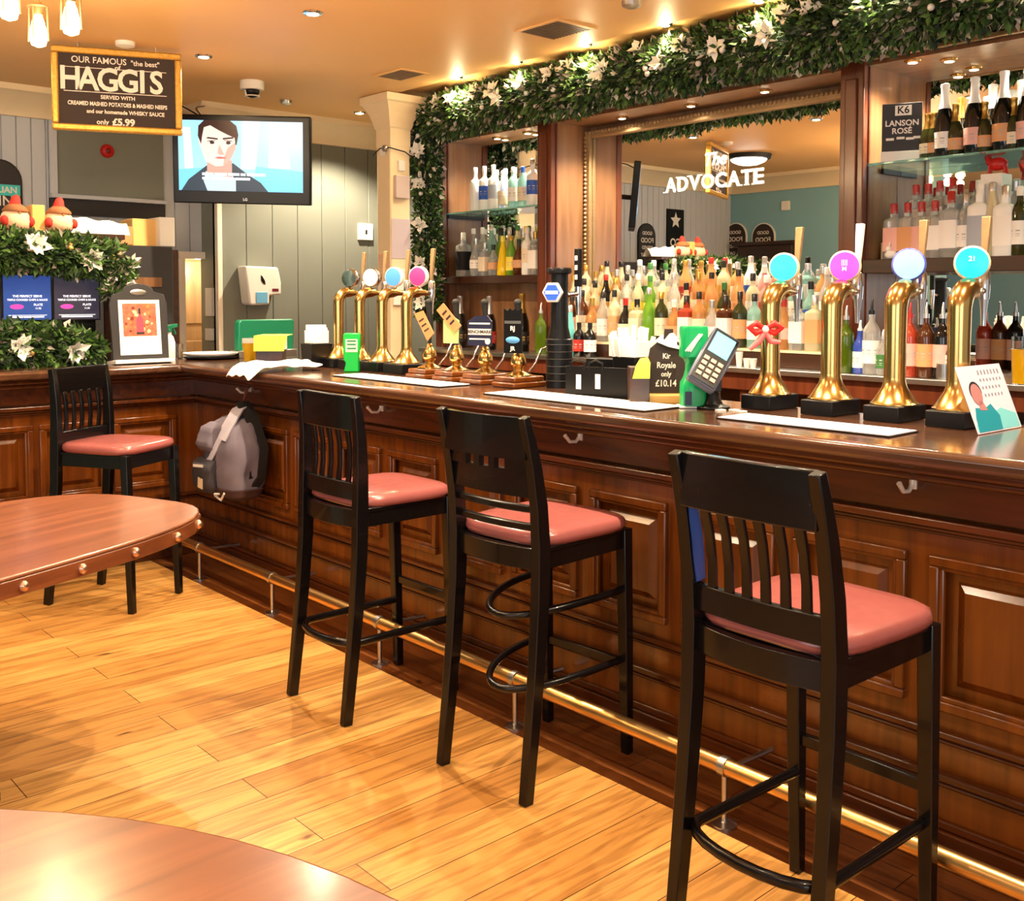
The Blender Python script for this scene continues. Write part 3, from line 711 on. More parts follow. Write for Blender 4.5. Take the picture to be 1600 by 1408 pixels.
CN = {'clear': 'clear glass', 'white': 'frosted white', 'cream': 'pale straw coloured', 'amber': 'amber', 'brown': 'brown', 'dark': 'very dark', 'olive': 'olive', 'green': 'bright green', 'absinthe': 'deep green',
      'yellow': 'yellow', 'orange': 'orange', 'aqua': 'pale aqua', 'teal': 'teal', 'pink': 'pink', 'blue': 'blue', 'red': 'red'}
def desc(gc, lc, cc, tail): return '%s bottle, %s%s cap, %s' % (CN[gc].replace(' coloured', '').replace(' glass', ''), (lc + ' label, ') if lc else '', cc, tail)
# three tiers under the mirror (left = high y)
tiers = [
    ('bottom mirror tier', 4.392, 1.236, [
        ('vodka', 'dark', 'white', 'black'), ('spirit', 'brown', 'pink', 'black'), ('spirit', 'brown', 'cream', 'black'), ('round', 'amber', 'cream', 'gold'), ('tall', 'clear', 'white', 'black'), ('spirit', 'cream', 'tan', 'black'), ('round', 'dark', 'cream', 'red'),
        ('square', 'cream', 'cream', 'black'), ('tall', 'green', None, 'silver'), ('spirit', 'olive', 'cream', 'gold'), ('round', 'amber', 'tan', 'white'), ('square', 'red', 'white', 'black'), ('spirit', 'amber', 'cream', 'black'), ('round', 'clear', 'white', 'silver'),
        ('square', 'brown', 'white', 'black'), ('spirit', 'olive', 'tan', 'black'), ('spirit', 'aqua', 'white', 'black'), ('spirit', 'cream', 'yellow', 'white'), ('round', 'amber', 'pink', 'red'), ('square', 'clear', 'white', 'black'), ('square', 'cream', 'tan', 'silver'), ('spirit', 'green', 'cream', 'black')]),
    ('middle mirror tier', 4.50, 1.331, [
        ('tall', 'cream', 'cream', 'gold'), ('spirit', 'cream', 'white', 'black'), ('round', 'cream', 'tan', 'black'), ('tall', 'dark', 'gold', 'red'), ('spirit', 'cream', 'cream', 'gold'), ('spirit', 'clear', 'white', 'black'), ('tall', 'cream', 'yellow', 'white'), ('tall', 'green', 'yellow', 'green'),
        ('spirit', 'cream', 'cream', 'black'), ('tall', 'clear', 'white', 'silver'), ('round', 'cream', 'black', 'black'), ('spirit', 'amber', 'cream', 'gold'), ('tall', 'orange', 'gold', 'black'), ('round', 'olive', 'gold', 'green'), ('tall', 'orange', 'tan', 'black'), ('spirit', 'cream', 'white', 'black'),
        ('spirit', 'pink', 'red', 'white'), ('tall', 'clear', 'pink', 'silver'), ('spirit', 'aqua', 'white', 'black'), ('round', 'aqua', 'blue', 'black'), ('tall', 'clear', 'white', 'white'), ('spirit', 'blue', 'white', 'blue')]),
    ('top mirror tier', 4.605, 1.426, [
        ('spirit', 'cream', 'cream', 'gold'), ('round', 'cream', 'tan', 'gold'), ('tall', 'cream', 'yellow', 'black'), ('round', 'amber', 'pink', 'silver'), ('spirit', 'clear', 'cream', 'silver'), ('tall', 'clear', 'green', 'white'), ('spirit', 'cream', 'green', 'green'), ('square', 'clear', 'white', 'black'),
        ('tall', 'clear', 'cream', 'silver'), ('tall', 'orange', 'red', 'gold'), ('round', 'amber', 'tan', 'gold'), ('tall', 'orange', 'gold', 'red'), ('spirit', 'cream', 'gold', 'black'), ('spirit', 'orange', 'cream', 'silver'), ('tall', 'white', 'blue', 'silver'), ('round', 'pink', 'pink', 'white'),
        ('spirit', 'pink', 'white', 'silver'), ('spirit', 'clear', 'white', 'black'), ('square', 'aqua', 'white', 'silver'), ('round', 'orange', 'white', 'silver'), ('spirit', 'clear', 'tan', 'white'), ('tall', 'white', 'pink', 'silver')])]
HT = {'vodka': (0.30, 0.038), 'spirit': (0.29, 0.038), 'round': (0.255, 0.041), 'tall': (0.30, 0.037), 'square': (0.26, 0.040), 'champagne': (0.31, 0.042), 'cone': (0.27, 0.04)}
for tn, x, z, row in tiers:
    n = len(row); ya, yb = 4.455, 2.625
    for k, (kd, g, l, c) in enumerate(row):
        H_, R_ = HT[kd]; H_ = round(H_ * (1.0, 0.96, 1.04)[k % 3] * (0.93 if 'top' in tn else 1), 3)
        bottle(kd, g, l, c, x + random.uniform(-0.004, 0.004), ya + (yb - ya) * k / (n - 1) + random.uniform(-0.002, 0.002), z, H_, R_, desc(g, l, c, ORD[k] + ' on the ' + tn), 'bottles on the ' + tn)
# left alcove
def row(lst, x, z, where, grp, pour=False, sc=1.0):
    for k, it in enumerate(lst):
        kd, g, l, c, u = it[:5]; H_, R_ = HT[kd]
        if len(it) > 5: H_ *= it[5]; R_ *= min(1.15, it[5] ** 0.5)
        y = PX(u, 400, x).y
        bottle(kd, g, l, c, x, y, z, round(H_ * sc, 3), round(R_ * sc, 4), desc(g, l, c, ORD[k] + ' ' + where), grp, pour)
row([('vodka', 'white', None, 'white', 743), ('vodka', 'white', 'blue', 'white', 757), ('vodka', 'white', 'grey', 'white', 771), ('tall', 'clear', 'cream', 'white', 786, .85), ('spirit', 'aqua', 'white', 'white', 802, .92), ('spirit', 'aqua', 'cream', 'blue', 817, .9), ('vodka', 'white', 'blue', 'silver', 832)],
    4.46, 2.0705, 'on left glass shelf', 'bottles on the left glass shelf')
row([('square', 'clear', 'black', 'white', 724, 1.15), ('round', 'clear', 'white', 'silver', 744), ('square', 'clear', 'cream', 'silver', 758, .85), ('round', 'clear', 'tan', 'black', 771, .8), ('cone', 'yellow', None, 'yellow', 786, .95), ('tall', 'green', 'yellow', 'gold', 799, .85), ('round', 'brown', 'tan', 'black', 811, .9), ('vodka', 'white', 'cream', 'white', 824), ('square', 'clear', 'white', 'gold', 837, 1.05)],
    4.41, 1.6355, 'in front row, left wooden shelf', 'front bottles on the left wooden shelf')
row([('tall', 'clear', 'blue', 'white', 740, 1.1), ('spirit', 'clear', 'black', 'white', 754, 1.15), ('tall', 'aqua', 'blue', 'silver', 768, 1.15), ('round', 'green', 'green', 'black', 783, 1.25), ('spirit', 'cream', 'green', 'silver', 796, 1.1), ('tall', 'cream', 'white', 'green', 809, 1.1), ('spirit', 'clear', 'black', 'yellow', 822, 1.1)],
    4.505, 1.6355, 'in back row, left wooden shelf', 'back bottles on the left wooden shelf')
row([('champagne', 'dark', 'black', 'silver', 719, 1.15), ('champagne', 'dark', 'red', 'silver', 765, 1.15), ('champagne', 'dark', 'black', 'gold', 816, 1.2)],
    4.40, 1.1485, 'on counter under left alcove', 'dark wine bottles under the left alcove')
bottle('spirit', 'absinthe', None, 'silver', 4.29, PX(845, 500, 4.29).y, 1.1485, 0.28, 0.036, 'olive green bottle with pourer beside the black beer tower', 'bottles on the back counter', True)
bottle('cone', 'teal', None, 'silver', 4.27, PX(891, 500, 4.27).y, 1.1485, 0.30, 0.036, 'teal bottle standing right behind the black beer tower', 'bottles on the back counter')
bottle('spirit', 'dark', 'red', 'black', 4.27, PX(905, 500, 4.27).y, 1.1485, 0.2, 0.036, 'small dark bottle with red label right of the teal bottle', 'bottles on the back counter')
bottle('spirit', 'dark', 'white', 'black', 4.27, PX(922, 500, 4.27).y, 1.1485, 0.2, 0.036, 'small dark bottle with white label near the straw holder', 'bottles on the back counter')
# right alcove: champagne
row([('champagne', 'olive', 'cream', 'gold', 1446, .66), ('champagne', 'olive', 'tan', 'gold', 1456, .66), ('champagne', 'dark', 'white', 'white', 1472, 1.05), ('champagne', 'olive', 'tan', 'gold', 1489, .75), ('champagne', 'dark', 'pink', 'white', 1518, 1.08), ('champagne', 'olive', 'tan', 'gold', 1534, .72), ('champagne', 'dark', 'tan', 'white', 1563, 1.1), ('champagne', 'olive', 'cream', 'gold', 1579, .72), ('champagne', 'dark', 'pink', 'white', 1600, 1.08)],
    4.46, 2.1105, 'on the champagne shelf', 'champagne bottles in the right alcove')
row([('champagne', 'dark', 'cream', 'gold', 1498, .9), ('champagne', 'dark', 'pink', 'white', 1546, 1.02), ('champagne', 'dark', 'tan', 'white', 1590, 1.02)],
    4.58, 2.1105, 'at back of champagne shelf', 'champagne bottles in the right alcove')
GIN = [('square', 'clear', 'pink', 'red', 1396, .98), ('square', 'clear', 'tan', 'red', 1417.5, .98), ('square', 'clear', 'pink', 'red', 1439, .98), ('square', 'clear', 'white', 'red', 1460, .98), ('square', 'clear', 'white', 'red', 1485, 1.12), ('spirit', 'clear', 'white', 'silver', 1508, .95), ('square', 'white', 'grey', 'white', 1530, 1.2), ('tall', 'cream', None, 'silver', 1549, 1.05), ('square', 'white', 'white', 'silver', 1570, 1.15), ('spirit', 'olive', 'white', 'white', 1592, 1.0)]
row(GIN, 4.43, 1.6685, 'in front row of right gins', 'gins on the right wooden shelf')
b = MB(); b.bx(4.51, XM - 0.01, 0.83, P6 - 0.01, 1.6685, 1.752); o = b.build('display_step', M['cream']); tag(o, 'low step under the back row of red capped gins', 'step')
row([('square', 'clear', 'white', 'red', 1430, 1.02), ('square', 'clear', 'white', 'red', 1449, 1.02), ('square', 'clear', 'white', 'red', 1467, 1.05), ('square', 'clear', 'grey', 'red', 1487, 1.08), ('spirit', 'clear', 'white', 'white', 1527, .9), ('spirit', 'clear', 'pink', 'white', 1556, .95), ('square', 'clear', 'white', 'silver', 1585, .95)],
    4.575, 1.7525, 'in back row of right gins', 'gins on the right wooden shelf')
# right lower counter
row([('spirit', 'absinthe', None, 'silver', 1324, .95), ('tall', 'blue', 'white', 'white', 1346, .72), ('spirit', 'clear', 'white', 'black', 1364, 1.05), ('spirit', 'clear', 'green', 'silver', 1382, .62), ('spirit', 'red', 'pink', 'red', 1424, 1.0), ('spirit', 'brown', 'tan', 'silver', 1449, 1.0), ('spirit', 'dark', 'pink', 'silver', 1475, 1.0), ('round', 'dark', 'white', 'silver', 1497, .95)],
    4.30, 1.1485, 'with pourer, under right alcove', 'pourer bottles on the back counter', True)
# ================================================================ TAPS
ZB = 1.1205
def beer_tap(label, y, badge, badge2, txt, x=2.965, R=0.032, group='brass beer taps by the till', blk=0.115):
    t = thing('beer_tap', label, 'beer tap', (x, y, ZB), 0, group)
    b = MB(); b.bx(-0.085, 0.085, -blk / 2, blk / 2, 0, 0.048); b.build('base_block', M['black'], t, bevel=0.003)
    b = MB(); b.lathe([(0.072, 0.0485), (0.072, 0.052), (0.064, 0.058), (R + 0.006, 0.10), (R + 0.001, 0.118), (R, 0.13)], 28)
    b.build('base_flare', M['brass'], t, smooth=50)
    b = MB(); pts = [(0, 0, 0.12), (0, 0, 0.25), (0, 0, 0.345)]; rr = [R, R, R * 1.04]
    for i in range(1, 9):
        a = PI / 2 * i / 8; pts.append((0.055 * (1 - math.cos(a)), 0, 0.345 + 0.055 * math.sin(a))); rr.append(R * (1.08 + 0.0 * i))
    pts += [(0.075, 0, 0.40), (0.10, 0, 0.398), (0.125, 0, 0.396)]; rr += [R * 1.0, R * 0.62, R * 0.5]
    b.tube(pts, rr, 22); b.build('column', M['brass'], t, smooth=60)
    b = MB(); b.tube([(0.12, 0, 0.396), (0.16, 0, 0.396)], 0.013, 12); b.lathe([(0.016, 0.37), (0.018, 0.40), (0.017, 0.45), (0.010, 0.46)], 14, T(0.158, 0, 0))
    b.lathe([(0.0075, 0.29), (0.009, 0.33), (0.013, 0.37)], 12, T(0.158, 0, 0)); b.build('nozzle', M['chrome'], t, smooth=50)
    b = MB(); b.bar([(0.158, 0, 0.455), (0.158, 0, 0.50), (0.164, 0, 0.56), (0.170, 0, 0.62)], [0.014, 0.018, 0.024, 0.028], [0.012, 0.014, 0.016, 0.016]); b.build('handle', M['white'] if txt and txt[0] == '||||' else M['gilt'], t, bevel=0.003)
    bm = frame((0.075, 0, 0.478), (0.42, -0.91, 0), (0, 0, 1))
    b = MB(); b.tube([(0.085, 0, 0.42), (0.085, 0, 0.45)], 0.009, 10); b.build('badge_stem', M['chrome'], t)
    b = MB(); b.lathe([(0.045, -0.026), (0.051, -0.02), (0.051, 0.004), (0.046, 0.010)], 28, bm); b.build('badge_rim', M['cream'] if badge2 == 'w' else badge2, t, smooth=50); rim_ = [c for c in bpy.data.objects if c.parent == t][-1]
    b = MB(); b.lathe([(0.0455, 0.0102), (0.044, 0.013), (0.02, 0.0165), (0.001, 0.017)], 28, bm); b.build('badge_lens', badge, rim_, smooth=50)
    if txt:
        b = MB()
        for i, s_ in enumerate(txt): b.text(s_, 0.02, bm @ T(0, 0.012 - 0.022 * i, 0.0175), 0.0006, 0.0004)
        b.build('badge_print', M['ink'], rim_, smooth=0)
    return t
def em(n, c, s): return mat('backlit ' + n, c, 0.3, emit=c, es=s)
yB = [PX(u, 600, 2.965).y for u in (1203, 1298, 1398, 1497)]
beer_tap('brass beer tap with plain cyan round badge, next to the card machine', yB[0], em('cyan', rgb(40, 190, 225), 0.9), 'w', None)
beer_tap('brass beer tap with glowing magenta round badge', yB[1], em('magenta', rgb(205, 60, 220), 0.9), M['cream'], ['||||', 'M'])
beer_tap('brass beer tap with pale blue and violet round badge', yB[2], em('pale blue', rgb(120, 190, 245), 1.0), mat('violet plastic', rgb(90, 96, 200), 0.3), None)
beer_tap('brass beer tap with teal round badge, behind the leaflet stand', yB[3], em('teal', rgb(20, 165, 190), 0.8), M['cream'], ['21'])
yA = [4.735, 4.53, 4.325, 4.115]
for y, (n, m_, m2) in zip(yA, (('blank chrome badge, furthest left', M['chrome'], M['chrome']), ('white badge, second along', M['white'], M['chrome']), ('blue and white badge', em('sky blue', rgb(70, 130, 220), 0.6), M['white']), ('pink and red badge beside the hand pumps', em('pink red', rgb(230, 50, 110), 0.6), M['white']))):
    beer_tap('slim brass beer tap with ' + n, y, m_, m2, None, 2.98, 0.026, 'slim brass beer taps near the corner', 0.16)
# ---------------------------------------------------------------- hand pumps
yP = [3.80, 3.60, 3.40, 3.185]
clips = [('orange', 'fan'), ('white', 'orange'), ('navy', 'BENCHMARK'), ('black', 'IPA')]
M['navy'] = mat('navy enamel', rgb(30, 34, 62), 0.4)
for i, y in enumerate(yP):
    t = thing('hand_pump', ['hand pull pump with tilted orange clip beside the slim taps', 'hand pull pump with green and orange clip', 'hand pull pump with navy striped clip', 'hand pull pump with tall black clip beside the black tower'][i], 'beer pump', (2.885, y, ZB), 0, 'brass hand pumps')
    b = MB(); b.bx(-0.09, 0.10, -0.072, 0.072, 0.0, 0.022); b.bx(-0.08, 0.09, -0.065, 0.065, 0.022, 0.045); b.build('base_block', M['panel'], t, bevel=0.006)
    b = MB(); b.lathe([(0.058, 0.0455), (0.058, 0.05), (0.04, 0.058), (0.022, 0.066), (0.020, 0.075), (0.031, 0.088), (0.034, 0.102), (0.028, 0.125), (0.018, 0.14), (0.013, 0.146), (0.016, 0.152), (0.010, 0.16)], 24)
    b.build('beehive_body', M['brass'], t, smooth=50)
    b = MB(); b.tube([(0, 0, 0.155), (0, 0, 0.19), (0.004, 0, 0.22), (0.0, 0, 0.30), (-0.004, 0, 0.345)], [0.007, 0.010, 0.017, 0.013, 0.016], 12); b.sph((-0.004, 0, 0.352), 0.017)
    b.build('handle', M['matblack'], t, smooth=60)
    b = MB(); b.tube([(0.04, -0.02, 0.06), (0.075, -0.03, 0.10), (0.10, -0.035, 0.155), (0.13, -0.04, 0.165), (0.15, -0.045, 0.14), (0.152, -0.046, 0.03)], 0.005, 8); b.build('spout', M['chrome'], t, smooth=60)
    cmx = frame((-0.028, 0, 0.235), (0.35, -0.94, 0), (0, 0, 1)) @ Matrix.Scale(1.2, 4)
    if i == 0:
        c_ = cmx @ T(0.0, 0.01, 0) @ RZ(0.55)
        b = MB(); b.prism([(-0.02, -0.06), (0.02, -0.05), (0.024, 0.05), (-0.016, 0.06)], 0.006, c_); b.build('pump_clip', M['orange'], t)
        b = MB(); [b.box((0, q * 0.022, 0.0065), (0.024, 0.006, 0.001), c_) for q in (-1, 0, 1)]; b.build('clip_print', M['darkink'], t)
    elif i == 1:
        b = MB(); b.prism([(-0.034, -0.055), (0.03, -0.055), (0.034, 0.03), (0.0, 0.05), (-0.034, 0.03)], 0.005, cmx); b.build('pump_clip', mat('pale green enamel', rgb(178, 206, 130), 0.4), t)
        c_ = cmx @ T(-0.01, 0.04, 0.006) @ RZ(0.75)
        b = MB(); b.prism([(-0.018, -0.06), (0.022, -0.06), (0.022, 0.055), (-0.018, 0.055)], 0.004, c_); b.build('clip_flag', M['orange'], t)
        b = MB(); [b.box((0.002, q * 0.024, 0.0045), (0.024, 0.008, 0.001), c_) for q in (-1, 0, 1)]; b.build('clip_print', M['darkink'], t)
    elif i == 2:
        b = MB(); b.prism([(-0.05, -0.058), (0.05, -0.058), (0.05, 0.03), (0.03, 0.052), (-0.02, 0.048), (-0.05, 0.03)], 0.006, cmx); b.build('pump_clip', M['navy'], t)
        b = MB(); b.box((0, -0.008, 0.0065), (0.095, 0.022, 0.001), cmx); b.box((0, 0.022, 0.0065), (0.085, 0.006, 0.001), cmx); b.box((0, -0.034, 0.0065), (0.085, 0.005, 0.001), cmx)
        b.lathe([(0.011, 0.0065), (0.011, 0.0075)], 16, cmx @ T(0.034, -0.042, 0)); b.build('clip_band', M['ink'], t)
        b = MB(); b.text('BENCHMARK', 0.0165, cmx @ T(0, -0.008, 0.0076), 0.0004, 0.0004); b.build('clip_print', M['darkink'], t, smooth=0)
    else:
        b = MB(); b.prism([(-0.035, -0.078), (0.035, -0.078), (0.035, 0.078), (0.02, 0.07), (0.01, 0.078), (0, 0.07), (-0.01, 0.078), (-0.02, 0.07), (-0.035, 0.078)], 0.006, cmx); b.build('pump_clip', M['black'], t)
        b = MB(); b.box((0, 0.03, 0.0065), (0.064, 0.010, 0.001), cmx); b.build('clip_band', M['steel'], t)
        b = MB(); b.sph((0, -0.032, 0.004), 0.03, 14, 8, (1, 0.45, 0.2), cmx); b.build('clip_oval', mat('sky blue enamel', rgb(90, 160, 220), 0.4), t)
        b = MB(); b.text('RJ', 0.022, cmx @ T(0, 0.008, 0.0067), 0.0004, 0.0006); b.text('JR', 0.02, cmx @ T(0, -0.062, 0.0067), 0.0004, 0.0006); b.build('clip_print', M['ink'], t, smooth=0)
# black tower with blue badge
yT = PX(874, 520, 2.98).y
t = thing('beer_tower', 'tall black cylindrical beer tower with blue and white badge', 'beer tower', (2.98, yT, ZB))
b = MB(); b.lathe([(0.055, 0), (0.055, 0.20), (0.048, 0.205), (0.048, 0.21), (0.038, 0.25), (0.036, 0.32), (0.036, 0.44), (0.037, 0.47), (0.050, 0.475), (0.052, 0.49), (0.048, 0.497)], 28); b.build('column', M['black'], t, smooth=50)
bm = frame((-0.045, -0.012, 0.395), (0.42, -0.91, 0), (0, 0, 1))
hexp = [(0.045 * (1.0 if k % 2 == 0 else 0.86) * math.cos(PI / 6 * k), 0.046 * (1.0 if k % 2 == 0 else 0.86) * math.sin(PI / 6 * k)) for k in range(12)]
b = MB(); b.prism(hexp, 0.02, bm); b.build('badge', M['white'], t, bevel=0.004)
b = MB(); b.prism([(x * .78, y * .78) for x, y in hexp], 0.003, bm @ T(0, 0, 0.02)); b.build('badge_face', em('deep blue', rgb(40, 80, 190), 0.6), t)
b = MB(); b.box((0, 0, 0.0245), (0.055, 0.014, 0.001), bm); b.build('badge_band', em('white blue', rgb(190, 215, 250), 0.8), t)
b = MB(); b.tube([(0.03, 0, 0.385), (0.11, 0, 0.39)], 0.012, 10); b.lathe([(0.008, 0.30), (0.014, 0.37), (0.014, 0.42)], 12, T(0.11, 0, 0)); b.build('nozzle', M['chrome'], t)
b = MB(); b.box((0.11, 0, 0.50), (0.022, 0.028, 0.16)); b.build('handle', M['black'], t, bevel=0.003)
b = MB(); [b.box((0.11 - 0.012, 0, z), (0.003, 0.014, 0.02), None) for z in (0.46, 0.50, 0.54)]; b.build('handle_print', M['ink'], t)
b = MB(); [b.tube([(0.056 * math.cos(2 * PI * i / 20), 0.056 * math.sin(2 * PI * i / 20), z) for i in range(21)], 0.002, 6) for z in (0.03, 0.06, 0.09, 0.12, 0.15, 0.18)]; b.build('collar_ring', M['matblack'], t)
# ================================================================ ON THE BAR
def runner(name, label, x0, x1, y0, y1, m=M['paper'], lines=5):
    t = thing(name, label, 'bar mat', ((x0 + x1) / 2, (y0 + y1) / 2, ZB), 0, 'bar runners')
    dx, dy = (x1 - x0) / 2, (y1 - y0) / 2
    b = MB(); b.bx(-dx, dx, -dy, dy, 0, 0.004); b.build('mat', M['black'], t, bevel=0.001)
    b = MB(); b.bx(-dx + 0.004, dx - 0.004, -dy + 0.004, dy - 0.004, 0.004, 0.0062); b.build('top_face', m, t)
    b = MB()
    for k in range(lines): xx = -dx + 0.03 + (2 * dx - 0.06) * k / (lines - 1); b.bx(xx - 0.002, xx + 0.002, -dy + 0.03, dy - 0.05, 0.0062, 0.0066)
    b.build('printed_line', mat('grey print', rgb(190, 186, 180), 0.6), t)
runner('bar_runner', 'long white bar runner in front of the slim brass taps', 2.60, 2.77, 3.36, 4.19)
runner('bar_runner', 'white bar runner between the hand pumps and green dispenser', 2.55, 2.76, 2.20, 3.02)
runner('bar_runner', 'lilac white bar runner in front of the right hand taps', 2.575, 2.74, 1.36, 1.93, mat('lilac paper', rgb(226, 214, 226), 0.5))
# napkin caddies
def caddy(label, x, y, rz, items, big=False):
    t = thing('bar_caddy', label, 'caddy', (x, y, ZB), rz, None)
    b = MB(); W_, D_, H_ = (0.27, 0.15, 0.135)
    b.bx(-W_ / 2, W_ / 2, -D_ / 2, D_ / 2, 0, 0.004)
    b.bx(-W_ / 2, W_ / 2, -D_ / 2, -D_ / 2 + 0.004, 0.004, H_ * 0.85); b.bx(-W_ / 2, W_ / 2, D_ / 2 - 0.004, D_ / 2, 0.004, H_)
    for q in (-W_ / 2, -0.03, 0.04, W_ / 2 - 0.004): b.bx(q, q + 0.004, -D_ / 2 + 0.004, D_ / 2 - 0.004, 0.004, H_ * 0.8)
    b.build('box', M['black'], t, bevel=0.0015)
    for sx in (-0.08, 0.0):
        b = MB(); b.tube([(sx - 0.03, -D_ / 2 + 0.002, 0.10), (sx - 0.03, -D_ / 2 + .002, 0.128), (sx, -D_ / 2 + .002, 0.14), (sx + 0.03, -D_ / 2 + .002, 0.128), (sx + 0.03, -D_ / 2 + .002, 0.10)], 0.004, 8); b.build('rounded_divider', M['black'], t)
    for i, (lx, lz) in enumerate(((-0.075, 0.055), (0.01, 0.06))):
        b = MB(); b.box((lx, -D_ / 2 - 0.0015, lz), (0.022, 0.001, 0.055)); b.build('sticker', M['paper'], t)
    return t
caddy('black bar caddy in front of the straw holder, beside the black tower', 2.86, 2.66, math.radians(-78), None)
# straws in black cup
b = MB(T(2.96, 2.60, ZB)); b.bx(-0.06, 0.05, -0.05, 0.05, 0, 0.15, taper=1.15); o = b.build('napkin_holder', M['black'], bevel=0.003); tag(o, 'black square napkin holder behind the caddy', 'holder')
b = MB(T(2.955, 2.61, ZB + 0.15) @ Matrix.Diagonal((1.25, 1.25, 1.15, 1))); random.seed(3)
for k in range(26):
    x, y = random.uniform(-0.048, 0.048), random.uniform(-0.045, 0.045); h = random.uniform(0.06, 0.10)
    b.tube([(x, y, 0), (x * 1.25, y * 1.25, h)], 0.008, 6)
b.bx(-0.05, 0.05, -0.052, 0.052, 0.0005, 0.05)
o = b.build('napkin_bundle', M['paper']); tag(o, 'bundle of white napkins and straws standing in the black holder', 'napkins')
# cup with napkins near the corner
b = MB(T(2.90, 4.83, ZB)); b.bx(-0.06, 0.06, -0.05, 0.05, 0, 0.125, taper=1.12); o = b.build('napkin_holder', M['black'], bevel=0.003); tag(o, 'black napkin box by the slim taps near the corner', 'holder')
b = MB(T(2.90, 4.83, ZB + 0.125))
for k in range(7): b.bx(-0.05, 0.05, -0.045 + k * 0.013, -0.036 + k * 0.013, 0, 0.07 + 0.015 * (k % 3))
o = b.build('napkin_bundle', M['paper'], bevel=0.003); tag(o, 'white napkins sticking up from the black box near the slim taps', 'napkins')
# chalk bottle sign
sm = frame((2.862, 2.362, ZB + 0.002), (0.74, -0.67, 0), (-0.06, -0.06, 1)) @ Matrix.Diagonal((0.84, 1, 1, 1))
t = thing('chalk_sign', 'bottle shaped chalkboard advertising Kir Royale beside the green dispenser', 'sign')
pts = [(-0.085, 0), (0.085, 0), (0.087, 0.12), (0.078, 0.165), (0.05, 0.185), (0.022, 0.195), (0.018, 0.235), (-0.018, 0.235), (-0.022, 0.195), (-0.05, 0.185), (-0.078, 0.165), (-0.087, 0.12)]
b = MB(); b.prism(pts, 0.008, sm @ T(0, 0.028, 0)); b.build('board', M['chalk'], t, bevel=0.0015)
b = MB(); b.bx(-0.085, 0.085, -0.002, 0.03, -0.03, 0.04, sm); b.build('wooden_foot', mat('pale pine', rgb(226, 176, 100), 0.5), t, bevel=0.004)
b = MB()
for s_, y_, z_ in (('Kir', 0.155, 0.026), ('Royale', 0.122, 0.030), ('only', 0.09, 0.025), ('£10.14', 0.056, 0.033)): b.text(s_, z_, sm @ T(-0.008, y_ + 0.01, 0.0085), 0.0004, 0.0007)
b.build('chalk_writing', M['ink'], t, smooth=0)
b = MB(); b.add([(-0.03, 0.24, 0), (-0.06, 0.22, 0.012), (0.0, 0.20, 0.02), (0.05, 0.19, 0.012), (0.09, 0.16, 0.02), (0.06, 0.21, 0.0), (0.02, 0.25, 0.012)], [(0, 1, 2), (2, 3, 5), (3, 4, 5), (0, 2, 6), (2, 5, 6)], sm); b.build('ribbon', M['paper'], t)
nm = frame(deep(1001, 576, 3.60), (0.74, -0.67, 0), (0.05, 0.05, 1)) @ Matrix.Diagonal((0.9, 1.0, 1, 1))
b = MB(); b.add([(-0.032, -0.035, 0), (0.035, -0.035, 0.004), (0.038, 0.02, 0), (0.03, 0.04, -0.012), (0.0, 0.036, -0.012), (-0.018, 0.012, 0)], [(0, 1, 2, 5), (5, 2, 3, 4)], nm); b.add([(p[0], p[1], p[2] - 0.001) for p in [(-0.032, -0.035, 0), (0.035, -0.035, 0.004), (0.038, 0.02, 0), (-0.018, 0.012, 0)]], [(0, 3, 2, 1)], nm)
bp_ = nm.translation + Vector((FW.x, FW.y, 0)).normalized() * 0.062
nt_ = thing('menu_box', 'dark box of menus with a yellow note, left of the chalk sign', 'box', (bp_.x, bp_.y, ZB), 0)
o = b.build('yellow_note', M['yellow'], None); o.parent = nt_; o.matrix_parent_inverse = T(bp_.x, bp_.y, ZB).inverted()
b = MB(); b.bx(-0.035, 0.035, -0.045, 0.045, 0, 0.128, RZ(-0.735)); b.build('box', M['darkwood'], nt_, bevel=0.002)
# green dispenser
gm = RZ(math.radians(-42))
t = thing('drink_dispenser', 'emerald green drink dispenser waisted in the middle, beside the card machine', 'dispenser', (2.785, 2.185, ZB), math.radians(-42))
b = MB(); b.bx(-0.052, 0.052, -0.04, 0.04, 0, 0.008); b.build('foot', M['white'], t, bevel=0.003)
b = MB(); b.lathe([(0.044, 0.008), (0.044, 0.06), (0.043, 0.085), (0.032, 0.105), (0.026, 0.13), (0.026, 0.15), (0.032, 0.165), (0.046, 0.175), (0.046, 0.27), (0.043, 0.278)], 28, sq=4); b.build('body', M['green'], t, smooth=45)
b = MB(); b.bx(-0.035, -0.012, -0.047, -0.0445, 0.012, 0.058); b.build('stripe', M['navy'], t)
fm2 = frame((0, -0.0475, 0.225), (1, 0, 0), (0, 0, 1))
b = MB(); [b.bar([(-0.035 + q * 0.008, -0.03 - q * .001, 0), (-0.008 + q * .006, 0.004, 0), (0.012 + q * .005, 0.028, 0)], 0.005, 0.001, M=fm2, side=(1, 0, 0)) for q in range(3)]; b.build('stroke_emblem', M['ink'], t)
